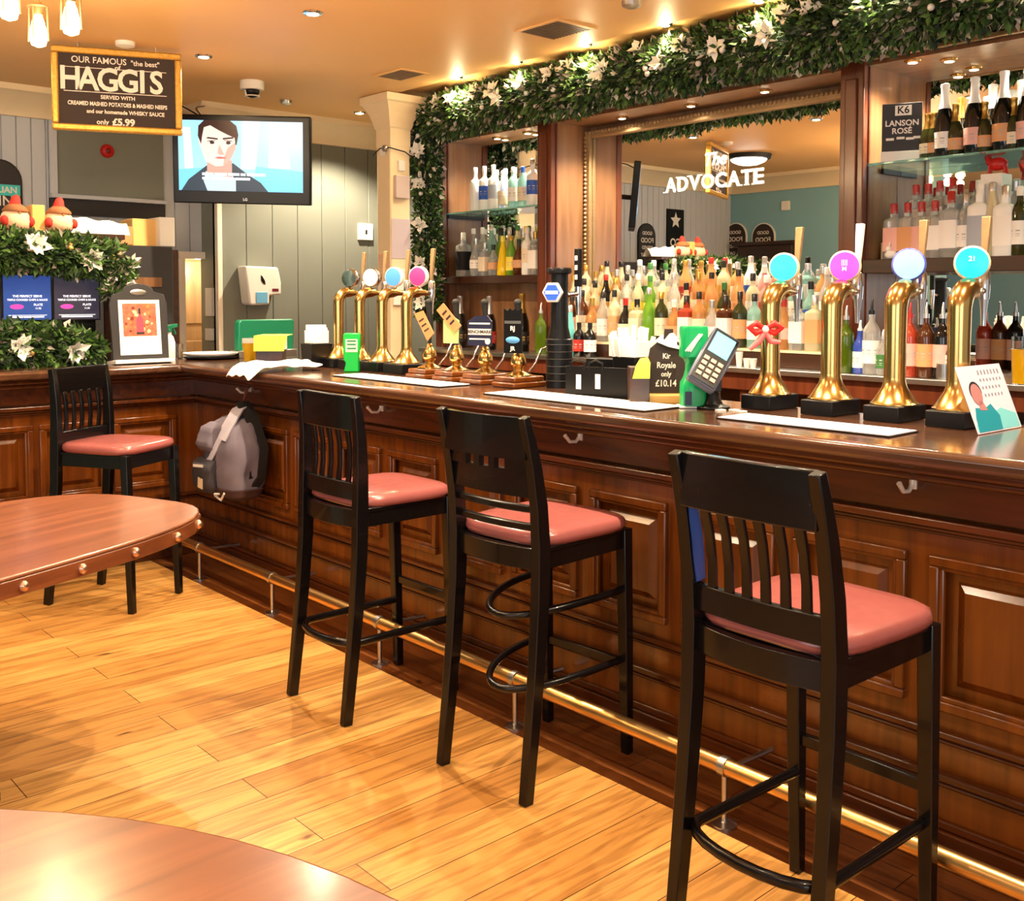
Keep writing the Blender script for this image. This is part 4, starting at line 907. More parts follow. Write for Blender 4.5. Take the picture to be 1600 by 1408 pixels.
# card machine
t = thing('card_machine', 'grey card payment machine with blue screen tilted on a black stand', 'card machine', (2.815, 2.125, ZB), math.radians(-42)); t.scale = (1.18, 1.18, 1.18)
b = MB(); b.lathe([(0.05, 0), (0.05, 0.006), (0.03, 0.012), (0.022, 0.03), (0.02, 0.14)], 20); b.bx(-0.03, 0.02, -0.03, 0.02, 0.05, 0.12); b.build('stand', M['black'], t, bevel=0.002)
km = T(0.0, -0.03, 0.165) @ RY(0.30) @ RX(-0.42)
km = T(-0.005, -0.03, 0.14) @ RZ(-0.12) @ RY(0.55) @ RX(-0.62)
b = MB(); b.prism([(-0.042, -0.10), (0.042, -0.10), (0.046, 0.0), (0.042, 0.095), (-0.042, 0.095), (-0.046, 0.0)], 0.03, km @ RX(PI / 2) @ T(0, 0, -0.012)); b.build('body', mat('slate grey plastic', rgb(84, 90, 110), 0.35), t, bevel=0.006)
fmk = km @ RX(PI / 2) @ T(0, 0, 0.0185)
b = MB(); b.bx(-0.038, 0.038, -0.095, 0.09, -0.001, 0.001, fmk); b.build('face', M['black'], t, bevel=0.0005)
b = MB(); b.bx(-0.031, 0.031, 0.008, 0.08, 0.001, 0.0018, fmk); b.build('screen', em('screen blue', rgb(96, 205, 240), 0.9), t)
b = MB()
for i in range(3):
    for j in range(4): b.box((-0.022 + 0.022 * i, -0.018 - 0.019 * j, 0.003), (0.016, 0.012, 0.005), fmk)
b.build('keypad', mat('key beige', rgb(196, 170, 150), 0.5), t, bevel=0.001)
# coins / receipt scraps
for k, (dx, dy) in enumerate(((0, 0), (0.035, -0.03), (0.02, -0.07))):
    b = MB(T(2.77 + dx, 2.06 + dy, ZB)); b.prism([(-0.018, -0.01), (0.014, -0.014), (0.02, 0.01), (-0.01, 0.014)], 0.004); o = b.build('paper_scrap', M['paper'])
    tag(o, 'small white paper scrap on the bar below the card machine', 'paper scrap', 'paper scraps below the card machine')
# red crab style tongs on first tap : red and white bow
t = thing('ribbon_bow', 'red and white candy striped bow tied round the cyan badge tap', 'bow', (2.925, yB[0], ZB + 0.27))
bm = frame((-0.014, -0.012, 0), (0.67, -0.74, 0), (0, 0, 1))
M['stripe'] = mat('pink striped ribbon', rgb(236, 110, 110), 0.5)
for s in (1, -1):
    b = MB(); b.tube([(0.0, 0, 0.02), (s * 0.03, 0.02, 0.028), (s * 0.052, 0.006, 0.026), (s * 0.03, -0.014, 0.024), (0.0, 0, 0.02)], [0.006, 0.012, 0.012, 0.011, 0.006], 8, bm); b.build('loop', M['red'], t, smooth=60)
    b = MB(); b.tube([(0, -0.01, 0.022), (s * 0.02, -0.04, 0.024), (s * 0.05, -0.055 + 0.012 * s, 0.026)], [0.009, 0.011, 0.007], 8, bm); b.build('tail', M['stripe'], t, smooth=60)
b = MB(); b.sph((0, 0, 0.024), 0.013, 10, 7, M=bm); b.build('knot', M['paper'], t)
b = MB(); b.tube([(-0.046, 0.0 , -0.002)] + [(0.040 + 0.038 * math.cos(a), 0.038 * math.sin(a), -0.002) for a in [PI - 2 * PI * i / 20 for i in range(20)]], 0.004, 6); b.build('ribbon_band', M['red'], t)
# leaflet stand right
lm_ = frame((2.79, 1.235, ZB + 0.004), (0.87, -0.48, 0), (-0.02, -0.06, 1))
lm_ = frame(PX(1527, 683, 2.80), (0.93, -0.05, 0.02), (0.05, 0.34, 1))
t = thing('leaflet', 'upright leaflet showing a smiling person in a teal top, at bar right', 'leaflet')
LW, LH = 0.165, 0.225
lm_ = frame((2.805, 1.222, ZB + 0.002), (1, -0.03, 0), (0, 0.36, 0.93)) @ Matrix.Diagonal((1.6, 0.86, 1, 1))
b = MB(); b.add([(0, 0, 0), (LW, 0, 0), (LW, LH, 0), (0, LH, 0), (0, 0, -0.002), (LW, 0, -0.002), (LW, LH, -0.002), (0, LH, -0.002)], [(0, 1, 2, 3), (7, 6, 5, 4), (0, 4, 5, 1), (1, 5, 6, 2), (2, 6, 7, 3), (3, 7, 4, 0)], lm_); b.build('card', mat('pale lilac card', rgb(232, 222, 240), 0.5), t)
b = MB(); b.prism([(0.004, 0.004), (LW - 0.004, 0.004), (LW - 0.004, 0.05), (0.11, 0.075), (0.004, 0.03)], 0.0004, lm_ @ T(0, 0, 0.0001)); b.build('printed_sweep', mat('aqua print', rgb(130, 214, 222), 0.5), t)
b = MB(); b.prism([(0.006, 0.004), (0.092, 0.004), (0.098, 0.05), (0.078, 0.092), (0.05, 0.078), (0.02, 0.085), (0.010, 0.05)], 0.0004, lm_ @ T(0, 0, 0.0006)); b.build('printed_top', mat('teal print', rgb(30, 150, 170), 0.5), t)
b = MB(); b.prism([(0.040 + 0.019 * math.cos(a), 0.128 + 0.036 * math.sin(a)) for a in [2 * PI * i / 20 for i in range(20)]], 0.0004, lm_ @ T(0, 0, 0.0011)); b.prism([(0.034, 0.075), (0.06, 0.072), (0.052, 0.105), (0.04, 0.108)], 0.0004, lm_ @ T(0, 0, 0.0011)); b.build('printed_face', mat('skin print', rgb(190, 130, 130), 0.5), t)
b = MB(); b.prism([(0.040 + 0.021 * math.cos(a), 0.136 + 0.036 * math.sin(a)) for a in [PI * i / 12 - .2 for i in range(15)]], 0.0004, lm_ @ T(0, 0, 0.0009)); b.build('printed_hair', M['darkink'], t)
b = MB()
for j in range(4):
    for k in range(7 - (j > 1)): b.box((0.072 + k * 0.0125, 0.2 - j * 0.026, 0.001), (0.004, 0.015 if j == 0 else 0.009, 0.0005), lm_)
b.build('printed_marks', mat('grey lilac print', rgb(150, 146, 160), 0.6), t)
# pint glass, towel, etc at the corner
def pint(label, x, y, z, m_):
    t = thing('beer_glass', label, 'glass', (x, y, z))
    b = MB(); b.lathe([(0.030, 0), (0.036, 0.05), (0.044, 0.11), (0.042, 0.14)], 20); b.build('glass', M['glassclear'], t, smooth=50)
    b = MB(); b.lathe([(0.027, 0.006), (0.034, 0.05), (0.041, 0.11)], 20); b.build('beer', m_, t, smooth=50)
    b = MB(); b.lathe([(0.041, 0.1105), (0.040, 0.135)], 20); b.build('foam', M['paper'], t)
M['beer'] = mat('golden beer', rgb(244, 190, 20), 0.2)
p = PZ(383, 560, ZB); pint('pint of golden beer beside the yellow topped box at the bar corner', 2.80, 5.40, ZB, M['beer'])
t = thing('till_roll_box', 'dark box topped by a folded yellow note, behind the white towel', 'box', (2.86, 5.26, ZB), -0.7); t.scale = (0.85, 0.85, 1.25)
b = MB(); b.bx(-0.09, 0.09, -0.06, 0.06, 0, 0.06); b.build('box', M['darkwood'], t, bevel=0.002)
b = MB(); b.add([(-0.10, -0.075, 0.058), (0.10, -0.075, 0.058), (0.12, -0.06, 0.125), (-0.10, -0.06, 0.125), (0.14, 0.05, 0.13), (-0.06, 0.05, 0.13), (-0.10, -0.0755, 0.056), (0.10, -0.0755, 0.056)], [(0, 1, 2, 3), (3, 2, 4, 5), (0, 6, 7, 1)]); b.build('yellow_note', M['yellow'], t)
b = MB(); b.box((0.02, 0, 0.09), (0.16, 0.09, 0.055)); b.build('paper_stack', M['paper'], t, bevel=0.002)
# green tray (upright) behind
gp = PY(409, 540, 5.85)
t = thing('green_crate', 'dark green plastic crate standing behind the beer at the bar corner', 'crate', (gp.x, 5.85, ZB))
b = MB(); b.prism([(-0.19, 0.04), (0.19, 0.04), (0.20, 0.22), (0.19, 0.235), (-0.17, 0.235), (-0.185, 0.22)], 0.06, frame((0, 0.0, 0), (1, 0.0, 0), (0, 0, 1))); b.build('body', M['dgreen'], t, bevel=0.008)
b = MB(); b.bx(-0.2, 0.2, -0.09, 0.03, 0, 0.045); b.build('tray_foot', M['steel'], t, bevel=0.003)
# green branded box among slim taps
t = thing('drinks_sign', 'bright green upright sign box between the slim brass taps', 'sign', (2.83, 4.37, ZB), math.radians(-42))
b = MB(); b.prism([(-0.042, 0), (0.035, 0), (0.035, 0.10), (0.042, 0.115), (0.042, 0.185), (0.035, 0.195), (-0.035, 0.195), (-0.042, 0.185), (-0.042, 0.06), (-0.03, 0.045)], 0.045, frame((0, 0.02, 0), (1, 0, 0), (0, 0, 1))); b.build('body', mat('vivid green plastic', rgb(10, 170, 60), 0.3), t, bevel=0.005)
b = MB(); b.bx(-0.03, 0.03, -0.0265, -0.0252, 0.10, 0.165); b.build('printed_panel', mat('pale green print', rgb(190, 226, 190), 0.5), t)
b = MB()
for z in (0.115, 0.135, 0.152): b.bx(-0.022, 0.022, -0.0275, -0.0266, z, z + 0.007)
b.build('printed_line', M['dgreen'], t)
# towel: crumpled cloth hanging over the edge
b = MB(); n1, n2 = 18, 12; vs = []
for i in range(n1 + 1):
    for j in range(n2 + 1):
        a, c = i / n1, j / n2
        x = 2.36 + 0.40 * a; y = 4.52 + 0.34 * c + 0.03 * math.sin(3 * a)
        if a < 0.22: y += (c - 0.5) * -0.10 * (0.22 - a) / 0.22
        z = ZB + 0.012 + 0.022 * abs(noise.noise(Vector((a * 5, c * 3.3, 1.7)))) + 0.012 * math.sin(c * 9 + a * 4) ** 2 + 0.016 * math.sin(PI * c)
        if a < 0.17: z -= 0.055 * ((0.17 - a) / 0.17) ** 1.2 + 0.0; 
        vs.append((x, y, z))
b.add(vs, [(i * (n2 + 1) + j, (i + 1) * (n2 + 1) + j, (i + 1) * (n2 + 1) + j + 1, i * (n2 + 1) + j + 1) for i in range(n1) for j in range(n2)])
o = b.build('bar_towel', M['paper'], smooth=60); sd = o.modifiers.new('thick', 'SOLIDIFY'); sd.thickness = 0.006; sd.offset = 1; sb = o.modifiers.new('sub', 'SUBSURF'); sb.levels = 1; sb.render_levels = 1
tag(o, 'crumpled white towel draped over the bar edge above the backpack', 'towel')
# trays
for k, (z, m_, l) in enumerate(((0, M['black'], 'lower black round tray stacked on the back bar counter near the doorway'), (0.02, M['white'], 'upper pale round tray stacked on the back bar counter near the doorway'))):
    b = MB(T(2.77, 5.84, ZB + z)); b.lathe([(0.14, 0), (0.16, 0.012), (0.163, 0.018), (0.157, 0.018), (0.14, 0.004), (0.001, 0.004)], 36); o = b.build('drinks_tray', m_, smooth=50); tag(o, l, 'tray', 'stacked trays')
# spray bottle, glass
t = thing('spray_bottle', 'white spray bottle with green trigger beside the poster stand', 'spray bottle', (2.55, 5.93, ZB))
b = MB(); b.lathe([(0.034, 0), (0.036, 0.01), (0.036, 0.10), (0.026, 0.135), (0.014, 0.15), (0.014, 0.165)], 18, sy=0.7); b.build('body', M['white'], t, smooth=50)
b = MB(); b.lathe([(0.017, 0.165), (0.017, 0.185)], 14); b.bar([(-0.02, 0, 0.195), (0.05, 0, 0.205)], 0.022, 0.022); b.bar([(0.025, 0, 0.19), (0.04, 0, 0.15)], 0.014, 0.008); b.build('trigger', M['dgreen'], t, bevel=0.003)
t = thing('tumbler', 'small clear tumbler behind the trays near the doorway', 'glass', (2.63, 6.0, ZB)); b = MB(); b.lathe([(0.03, 0), (0.036, 0.09), (0.034, 0.09), (0.028, 0.006)], 18); b.build('glass', M['glassclear'], t)
# poster stand
pm = frame((2.29, 5.70, ZB), (1, 0.0, 0), (0, 0.10, 1))
t = thing('poster_stand', 'black arched tabletop stand holding a white framed cocktail photo', 'poster stand')
arch = [(-0.16, 0.02), (0.16, 0.02), (0.165, 0.34), (0.15, 0.39), (0.09, 0.41)] + [(0.09 * math.cos(a), 0.41 + 0.045 * math.sin(a)) for a in [PI * i / 8 for i in range(9)]] + [(-0.15, 0.39), (-0.165, 0.34)]
b = MB(); b.prism(arch, 0.015, pm @ T(0, 0, -0.015)); b.build('board', M['charcoal'], t, bevel=0.003)
b = MB(); b.bx(-0.17, 0.17, 0, 0.022, -0.08, 0.06, pm); b.build('foot', M['white'], t, bevel=0.003)
b = MB(); b.bx(-0.118, 0.118, 0.05, 0.36, 0.0005, 0.003, pm); b.build('poster', M['paper'], t)
b = MB(); b.bx(-0.096, 0.096, 0.155, 0.34, 0.003, 0.0035, pm)
phm = mat('reddish photo print', rgb(190, 100, 74), 0.5, nz=0.75, nscale=42); b.build('photo', phm, t)
rp = random.Random(12)
for nm_, cc_, n_ in (('cream', (244, 206, 160), 9), ('dark red', (120, 36, 30), 9), ('orange', (226, 130, 60), 7)):
    b = MB()
    for k in range(n_):
        cx_, cy2 = rp.uniform(-0.08, 0.08), rp.uniform(0.17, 0.325); r_ = rp.uniform(0.006, 0.015)
        b.prism([(cx_ + r_ * rp.uniform(.6, 1.2) * math.cos(2 * PI * i / 7), cy2 + r_ * rp.uniform(.6, 1.2) * math.sin(2 * PI * i / 7)) for i in range(7)], 0.0003, pm @ T(0, 0, 0.00352))
    o = b.build('photo_detail', mat('photo ' + nm_, rgb(*cc_), 0.5), t); o['kind'] = 'stuff'
b = MB(); b.prism([(-0.022, 0.165), (0.022, 0.165), (0.02, 0.25), (0.007, 0.27), (0.007, 0.30), (-0.007, 0.30), (-0.007, 0.27), (-0.02, 0.25)], 0.0004, pm @ T(0.0, 0, 0.0036)); b.build('printed_bottle', mat('pink print', rgb(200, 70, 90), 0.5), t)
b = MB(); b.prism([(-0.022, 0.165), (0.022, 0.165), (0.022, 0.178), (-0.022, 0.178)], 0.0004, pm @ T(0.0, 0, 0.0041)); b.prism([(-0.006, 0.28), (0.006, 0.28), (0.006, 0.312), (-0.006, 0.312)], 0.0004, pm @ T(0, 0, 0.0041)); b.build('printed_cap', M['darkink'], t)
b = MB(); b.sph((0, 0.405, 0.002), 0.04, 14, 8, (1.2, 0.42, 0.15), pm); b.build('oval_badge', M['steel'], t)
# cups on the back counter
for k, u in enumerate((1155, 1167, 1177)):
    b = MB(T(4.235, PX(u, 570, 4.235).y, 1.1485)); b.lathe([(0.013, 0), (0.019, 0.045 + (0.03 if k == 0 else 0)), (0.017, 0.045 + (0.03 if k == 0 else 0)), (0.011, 0.004)], 14); o = b.build('shot_cup', M['white'], smooth=50)
    tag(o, ['tall white cup on the back counter behind the card machine', 'left small white cup on the back counter behind the card machine', 'right small white cup on the back counter behind the card machine'][k], 'cup', 'white cups')
b = MB(T(4.26, PX(1471, 590, 4.24).y, 1.1485)); b.lathe([(0.03, 0), (0.03, 0.065), (0.027, 0.065), (0.027, 0.004)], 12); o = b.build('metal_measure', M['steel']); tag(o, 'fluted steel measure on the counter left of the leaflet', 'measure')
t = thing('juice_jug', 'clear jug of orange drink on the back counter at far right', 'jug', (4.25, PX(1600, 560, 4.25).y, 1.1485)); b = MB(); b.lathe([(0.036, 0.003), (0.044, 0.12), (0.044, 0.14)], 20); b.build('drink', M['beer'], t); b = MB(); b.lathe([(0.04, 0), (0.048, 0.13), (0.048, 0.19), (0.045, 0.19), (0.045, 0.142)], 20); b.build('jug', M['glassclear'], t)
# card sign in the right alcove
t = thing('price_card', 'black price card with white chalk writing at the left of the champagne shelf', 'price card'); sm = frame((4.42, 2.30, 2.1105), (0.42, -0.9, 0), (0, 0, 1))
b = MB(); b.bx(-0.085, 0.085, 0.045, 0.26, -0.006, 0, sm); b.build('card', M['charcoal'], t, bevel=0.001)
b = MB(); b.bx(-0.088, 0.085, 0, 0.045, -0.01, 0.008, sm); b.build('holder', M['white'], t, bevel=0.001)
b = MB(); b.bx(-0.03, 0.04, 0.205, 0.25, 0, 0.001, sm); b.build('logo_patch', M['ink'], t)
b = MB(); b.text('K6', 0.045, sm @ T(0.005, 0.228, 0.0012), 0.0004, 0.001); b.build('logo_mark', M['darkink'], t, smooth=0)
b = MB(); b.text('LANSON', 0.036, sm @ T(0, 0.17, 0.001), 0.0004, 0.0008); b.text('ROSÉ', 0.036, sm @ T(0.0, 0.135, 0.001), 0.0004, 0.0008); [b.box((q, 0.10 + 0.004 * (i % 2), 0.001), (0.034, 0.011, 0.0006), sm) for i, q in enumerate((-0.05, -0.005, 0.035, 0.066))]; b.build('chalk_writing', M['ink'], t, smooth=0)
# reindeer ornament
t = thing('reindeer_ornament', 'glossy red reindeer ornament above the gin bottles at far right', 'ornament', (4.50, PX(1558, 300, 4.50).y, 1.7525), 0)
b = MB(); z0 = 0.27
b.bx(-0.05, 0.05, -0.04, 0.05, 0, z0); b.build('pedestal_box', M['paper'], t)
b = MB(); b.sph((0, 0, z0 + 0.045), 0.03, 12, 8, (0.7, 1.4, 1)); b.tube([(0, 0.03, z0 + 0.05), (0, 0.045, z0 + 0.08), (0, 0.05, z0 + 0.10)], [0.018, 0.013, 0.014], 8); b.sph((0, 0.058, z0 + 0.10), 0.013, 8, 6, (1, 1.5, 1))
for s in (1, -1):
    b.tube([(s * .01, -0.03, z0 + 0.04), (s * .012, -0.035, z0)], 0.006, 6); b.tube([(s * .01, 0.03, z0 + 0.04), (s * .012, 0.033, z0)], 0.006, 6)
    b.tube([(s * 0.005, 0.05, z0 + 0.11), (s * 0.02, 0.045, z0 + 0.135), (s * 0.018, 0.04, z0 + 0.155)], 0.0045, 6); b.tube([(s * 0.02, 0.045, z0 + 0.13), (s * 0.03, 0.055, z0 + 0.15)], 0.004, 6)
b.build('reindeer', M['red'], t, smooth=60)
b = MB(T(4.385, PX(1392, 395, 4.385).y, 1.6685)); b.sph((0, 0, 0.02), 0.02, 12, 8, (0.9, 1.5, 1)); b.sph((0, 0.012, 0.045), 0.014, 10, 7); b.tube([(0, 0.008, 0.055), (0, 0.004, 0.075)], 0.004, 6); o = b.build('china_rabbit', M['white'], smooth=60); tag(o, 'small white china rabbit on the right shelf under the gins', 'figurine')
# ================================================================ CEILING
for k, (x, y) in enumerate(DOWN):
    t = thing('recessed_downlight', ['lit recessed ceiling downlight right above the television', 'lit recessed ceiling downlight at the upper middle of the ceiling', 'lit recessed ceiling downlight over the rung-back stool', 'lit recessed ceiling downlight over the stool nearest the camera', 'lit recessed ceiling downlight over the right end of the bar', 'lit recessed ceiling downlight above the round table', 'lit recessed ceiling downlight in front of the camera', 'lit recessed ceiling downlight just above the camera', 'lit recessed ceiling downlight at the back left', 'lit recessed ceiling downlight at the far left', 'bright recessed downlight on the ceiling beside the column capital', 'added recessed ceiling downlight brightening the pale boarded wall'][k], 'ceiling light', (x, y, ZC - 0.001), 0, 'recessed downlights over the floor')
    b = MB(); b.lathe([(0.030, -0.008), (0.045, -0.006), (0.048, 0.0)], 24); b.build('bezel', M['chrome'], t, smooth=50)
    b = MB(); b.lathe([(0.001, -0.0095), (0.028, -0.0095), (0.029, -0.0085)], 20); b.build('lens', M['spot'], t)
for k, (x, y) in enumerate(WASH):
    t = thing('strip_spotlight', ORD[k] + ' small spotlight in the ceiling strip above the garland', 'spotlight', (x, y, ZC + 0.044), 0, 'spotlights in the ceiling strip')
    b = MB(); b.lathe([(0.022, -0.010), (0.036, -0.006), (0.038, 0.0)], 20); b.build('bezel', M['chrome'], t, smooth=50)
    b = MB(); b.lathe([(0.001, -0.0115), (0.020, -0.0115), (0.021, -0.0105)], 16); b.build('lens', M['spot'], t)
SN = ['in the left alcove, nearer the garland', 'in the left alcove, nearer the pilaster', 'over the mirror, left of three', 'over the mirror, middle of three', 'over the mirror, right of three', 'at the back of the right alcove', 'at the front of the right alcove', 'over the champagne bottles', 'over the right end of the champagne shelf']
for k, (x, y) in enumerate(SOFFIT):
    t = thing('soffit_spotlight', 'round lit spotlight in the back bar soffit ' + SN[k], 'spotlight', (x, y, 2.559), 0, 'spotlights under the back bar soffit')
    b = MB(); b.lathe([(0.022, -0.010), (0.036, -0.006), (0.038, 0.0)], 20); b.build('bezel', M['brass'], t, smooth=50)
    b = MB(); b.lathe([(0.001, -0.0115), (0.020, -0.0115), (0.021, -0.0105)], 16); b.build('lens', M['spot'], t)
def vent(x0, x1, y0, y1, label):
    t = thing('ceiling_vent', label, 'vent', ((x0 + x1) / 2, (y0 + y1) / 2, ZC), 0, 'ceiling vents'); dx, dy = (x1 - x0) / 2, (y1 - y0) / 2
    b = MB(); b.bx(-dx, dx, -dy, dy, -0.003, -0.0005); b.build('backing', M['charcoal'], t)
    b = MB(); b.bx(-dx - 0.02, dx + 0.02, -dy - 0.02, -dy, -0.006, -0.0002); b.bx(-dx - 0.02, dx + 0.02, dy, dy + 0.02, -0.006, -0.0002); b.bx(-dx - 0.02, -dx, -dy, dy, -0.006, -0.0002); b.bx(dx, dx + 0.02, -dy, dy, -0.006, -0.0002); b.build('frame', M['ceiling'], t)
    b = MB()
    for k in range(12): yy = -dy + (k + 0.5) * 2 * dy / 12; b.bx(-dx, dx, yy - 0.006, yy + 0.004, -0.006, -0.003)
    b.build('louvre', mat('brown louvre', rgb(120, 96, 74), 0.5), t)
vent(3.47, 3.70, 3.55, 3.82, 'rectangular ceiling vent nearer the camera')
vent(3.53, 3.70, 4.91, 5.16, 'smaller looking ceiling vent near the column')
t = thing('security_camera', 'white dome security camera on the ceiling above the television', 'security camera', (3.045, 5.80, ZC))
b = MB(); b.lathe([(0.066, -0.055), (0.072, -0.045), (0.072, -0.002), (0.068, 0)], 28); b.build('housing', M['white'], t, smooth=50)
b = MB(); b.sph((0, 0, -0.062), 0.045, 20, 10, (1, 1, 0.9)); b.build('dome', M['black'], t, smooth=80)
b = MB(); b.tube([(0.042 * math.cos(a) , 0.0 + 0.042 * math.sin(a), -0.092) for a in [2 * PI * i / 20 for i in range(21)]], 0.004, 6); b.tube([(-0.046, 0, -0.06), (-0.04, 0, -0.09)], 0.005, 6); b.tube([(0.046, 0, -0.06), (0.04, 0, -0.09)], 0.005, 6); b.build('guard', M['white'], t)
for (x, y, r, l) in ((2.09, 5.35, 0.05, 'round white smoke detector on the ceiling above the HAGGIS sign'), (3.51, 6.21, 0.04, 'dim round fitting on the ceiling beyond the security camera'), (3.50, 3.11, 0.045, 'chrome ringed round fitting at the top edge of the ceiling')):
    b = MB(T(x, y, ZC)); b.lathe([(r * 0.5, -0.03), (r * 0.95, -0.022), (r, -0.001)], 24); o = b.build('ceiling_fitting', M['white'] if r > .045 else M['steel'], smooth=50); tag(o, l, 'ceiling fitting')
# flush round lamp (seen in the big mirror)
t = thing('ceiling_lamp', 'round domed ceiling lamp with dark rim, reflected in the big mirror', 'ceiling lamp', (1.28, 5.70, ZC))
b = MB(); b.lathe([(0.17, -0.045), (0.20, -0.04), (0.21, 0)], 32); b.build('rim', M['matblack'], t, smooth=50)
b = MB(); b.lathe([(0.001, -0.10), (0.09, -0.09), (0.15, -0.065), (0.168, -0.045)], 32); b.build('diffuser', mat('lit diffuser', (1, 1, 1, 1), 0.5, emit=(1, 0.93, 0.82, 1), es=14), t, smooth=80)
# ---------------------------------------------------------------- chandelier
ch = thing('chandelier', 'brass ring chandelier with glowing caged jar bulbs at top left', 'chandelier', (1.02, 4.15, ZC))
b = MB(); b.lathe([(0.06, -0.02), (0.065, 0)], 20); b.tube([(0, 0, -0.01), (0, 0, -0.10)], 0.01, 10)
RR = 0.30; zr = -0.105
b.tube([(RR * math.cos(2 * PI * i / 36), RR * math.sin(2 * PI * i / 36), zr) for i in range(37)], 0.010, 8)
for k in range(3): a = PI * k / 3; b.tube([(-RR * math.cos(a), -RR * math.sin(a), zr), (RR * math.cos(a), RR * math.sin(a), zr)], 0.007, 8)
b.build('ring_frame', M['gilt'], ch, smooth=50)
jl = [PZ(60, 52, 2.52), PZ(111, 33, 2.52), PZ(14, 8, 2.52)]
cen = Vector((1.02, 4.15, 0))
spots = [(p.x - 1.02, p.y - 4.15) for p in jl] + [(-0.28, 0.08), (-0.12, -0.27)]
for i, (dx, dy) in enumerate(spots):
    zt = 2.59 - ZC
    b = MB(T(dx, dy, 0)); b.lathe([(0.018, zt - 0.0), (0.022, zt + 0.03), (0.014, zt + 0.05)], 14)
    d_ = Vector((dx, dy)); q = min(1.0, RR / max(0.01, d_.length))
    b.tube([(dx * q - dx, dy * q - dy, zr), (0, 0, zr - 0.005), (0, 0, zt + 0.05)], 0.007, 8)
    b.tube([(0.036 * math.cos(a), 0.036 * math.sin(a), zt + 0.03) for a in [2 * PI * j / 16 for j in range(17)]], 0.004, 6)
    b.lathe([(0.014, zt + 0.035), (0.034, zt + 0.03)], 12)
    for j in range(4): a = PI / 4 + PI / 2 * j; b.tube([(0.036 * math.cos(a), 0.036 * math.sin(a), zt + 0.03), (0.040 * math.cos(a), 0.040 * math.sin(a), zt - 0.10)], 0.003, 6)
    b.build('lamp_cage', M['gilt'], ch)
    b = MB(T(dx, dy, 0)); b.lathe([(0.012, zt), (0.022, zt - 0.025), (0.030, zt - 0.06), (0.032, zt - 0.09), (0.026, zt - 0.115), (0.001, zt - 0.125)], 18); b.build('bulb', M['bulb'], ch, smooth=80)
    light('POINT', (1.02 + dx, 4.15 + dy, ZC + zt - 0.16), 9, (1.0, 0.70, 0.38), 0.03)
# ================================================================ HAGGIS SIGN
dsc = 5.30 / 6.2
tl, tr = PZ(79, 70, 2.795), PZ(283, 85, 2.795)
wv = tr - tl; wv.z = 0; bz_ = tl + (O + ray(77, 201) * ((tl - O).dot(FW) / F_PX) - tl).project(Vector((0, 0, 1))); bl = Vector((tl.x, tl.y, bz_.z)); hv = tl - bl
sg = frame(bl, wv, hv); SW, SH = wv.length, hv.length
t = thing('hanging_sign', 'gilt framed chalkboard sign reading HAGGIS hanging from the ceiling', 'sign')
b = MB(); b.bx(0.01, SW - 0.01, 0.01, SH - 0.01, -0.02, 0.0, sg); b.build('board', M['chalk'], t)
b = MB(); fw_ = 0.034
for q in ((0, SW, SH - fw_, SH), (0, SW, 0, fw_), (0, fw_, fw_, SH - fw_), (SW - fw_, SW, fw_, SH - fw_)): b.bx(q[0], q[1], q[2], q[3], -0.03, 0.014, sg)
b.build('gilt_frame', mat('ornate gold frame', rgb(206, 160, 70), 0.4, 0.5, nz=0.35, nscale=70, bump=0.5), t, bevel=0.008, seg=2)
b = MB()
def sgt(s_, x, y, size, bold=0.0006, sx=1.0): b.text(s_, size, sg @ T(x * SW, y * SH, 0.001), 0.0006, bold, sx=sx)
sgt('OUR FAMOUS', 0.36, 0.85, 0.045, 0.0004, 0.95); sgt('"the best"', 0.715, 0.845, 0.036, 0.0006); sgt('of', 0.50, 0.775, 0.034, 0.0008)
for i, (ch_, x) in enumerate(zip('HAGGIS', (0.14, 0.275, 0.425, 0.58, 0.69, 0.80))): b.text(ch_, 0.165, sg @ T(x * SW, 0.615 * SH, 0.001), 0.0006, 0.004, sx=0.9)
sgt('SERVED WITH', 0.50, 0.415, 0.027, 0.0006); sgt('CREAMED MASHED POTATOES & MASHED NEEPS', 0.5, 0.33, 0.0285, 0.0008, 0.78); sgt('and our homemade WHISKY SAUCE', 0.56, 0.24, 0.028, 0.0008, 0.9)
sgt('only', 0.38, 0.115, 0.035, 0.0008); sgt('£5.99', 0.54, 0.12, 0.05, 0.002)
b.bx(0.09 * SW, 0.88 * SW, 0.755 * SH, 0.762 * SH, 0.0005, 0.0012, sg); b.bx(0.09 * SW, 0.88 * SW, 0.468 * SH, 0.476 * SH, 0.0005, 0.0012, sg)
b.build('chalk_lettering', M['ink'], t, smooth=0)
b = MB()
for q in (0.2, 0.8):
    p = sg @ Vector((SW * q, SH, -0.01)); b.tube([p, (p.x, p.y, ZC)], 0.004, 6)
b.build('hanging_hook', M['steel'], t)
# ================================================================ TELEVISION
TD = 6.10
tl, tr, bl, br_ = deep(268, 177, TD - 0.04), deep(483, 183, TD - 0.04), deep(271, 317, TD + 0.03), deep(487, 321, TD + 0.03)
wv = (tr - tl + br_ - bl) / 2; hv = (tl - bl + tr - br_) / 2; c0 = (tl + tr + bl + br_) / 4
TW, TH = wv.length, hv.length
tm = frame(c0, wv, hv)
t = thing('television', 'flat black television showing a person, mounted high in the corner', 'television')
b = MB(); b.bx(-TW / 2, TW / 2, -TH / 2, TH / 2, -0.055, 0, tm); b.build('housing', M['black'], t, bevel=0.008, seg=3)
sx0, sx1, sy0, sy1 = -TW / 2 + 0.036, TW / 2 - 0.045, -TH / 2 + 0.075, TH / 2 - 0.034
def scr(n, c, s=1.0): return mat('screen image ' + n, (0, 0, 0, 1), 0.25, emit=c, es=s)
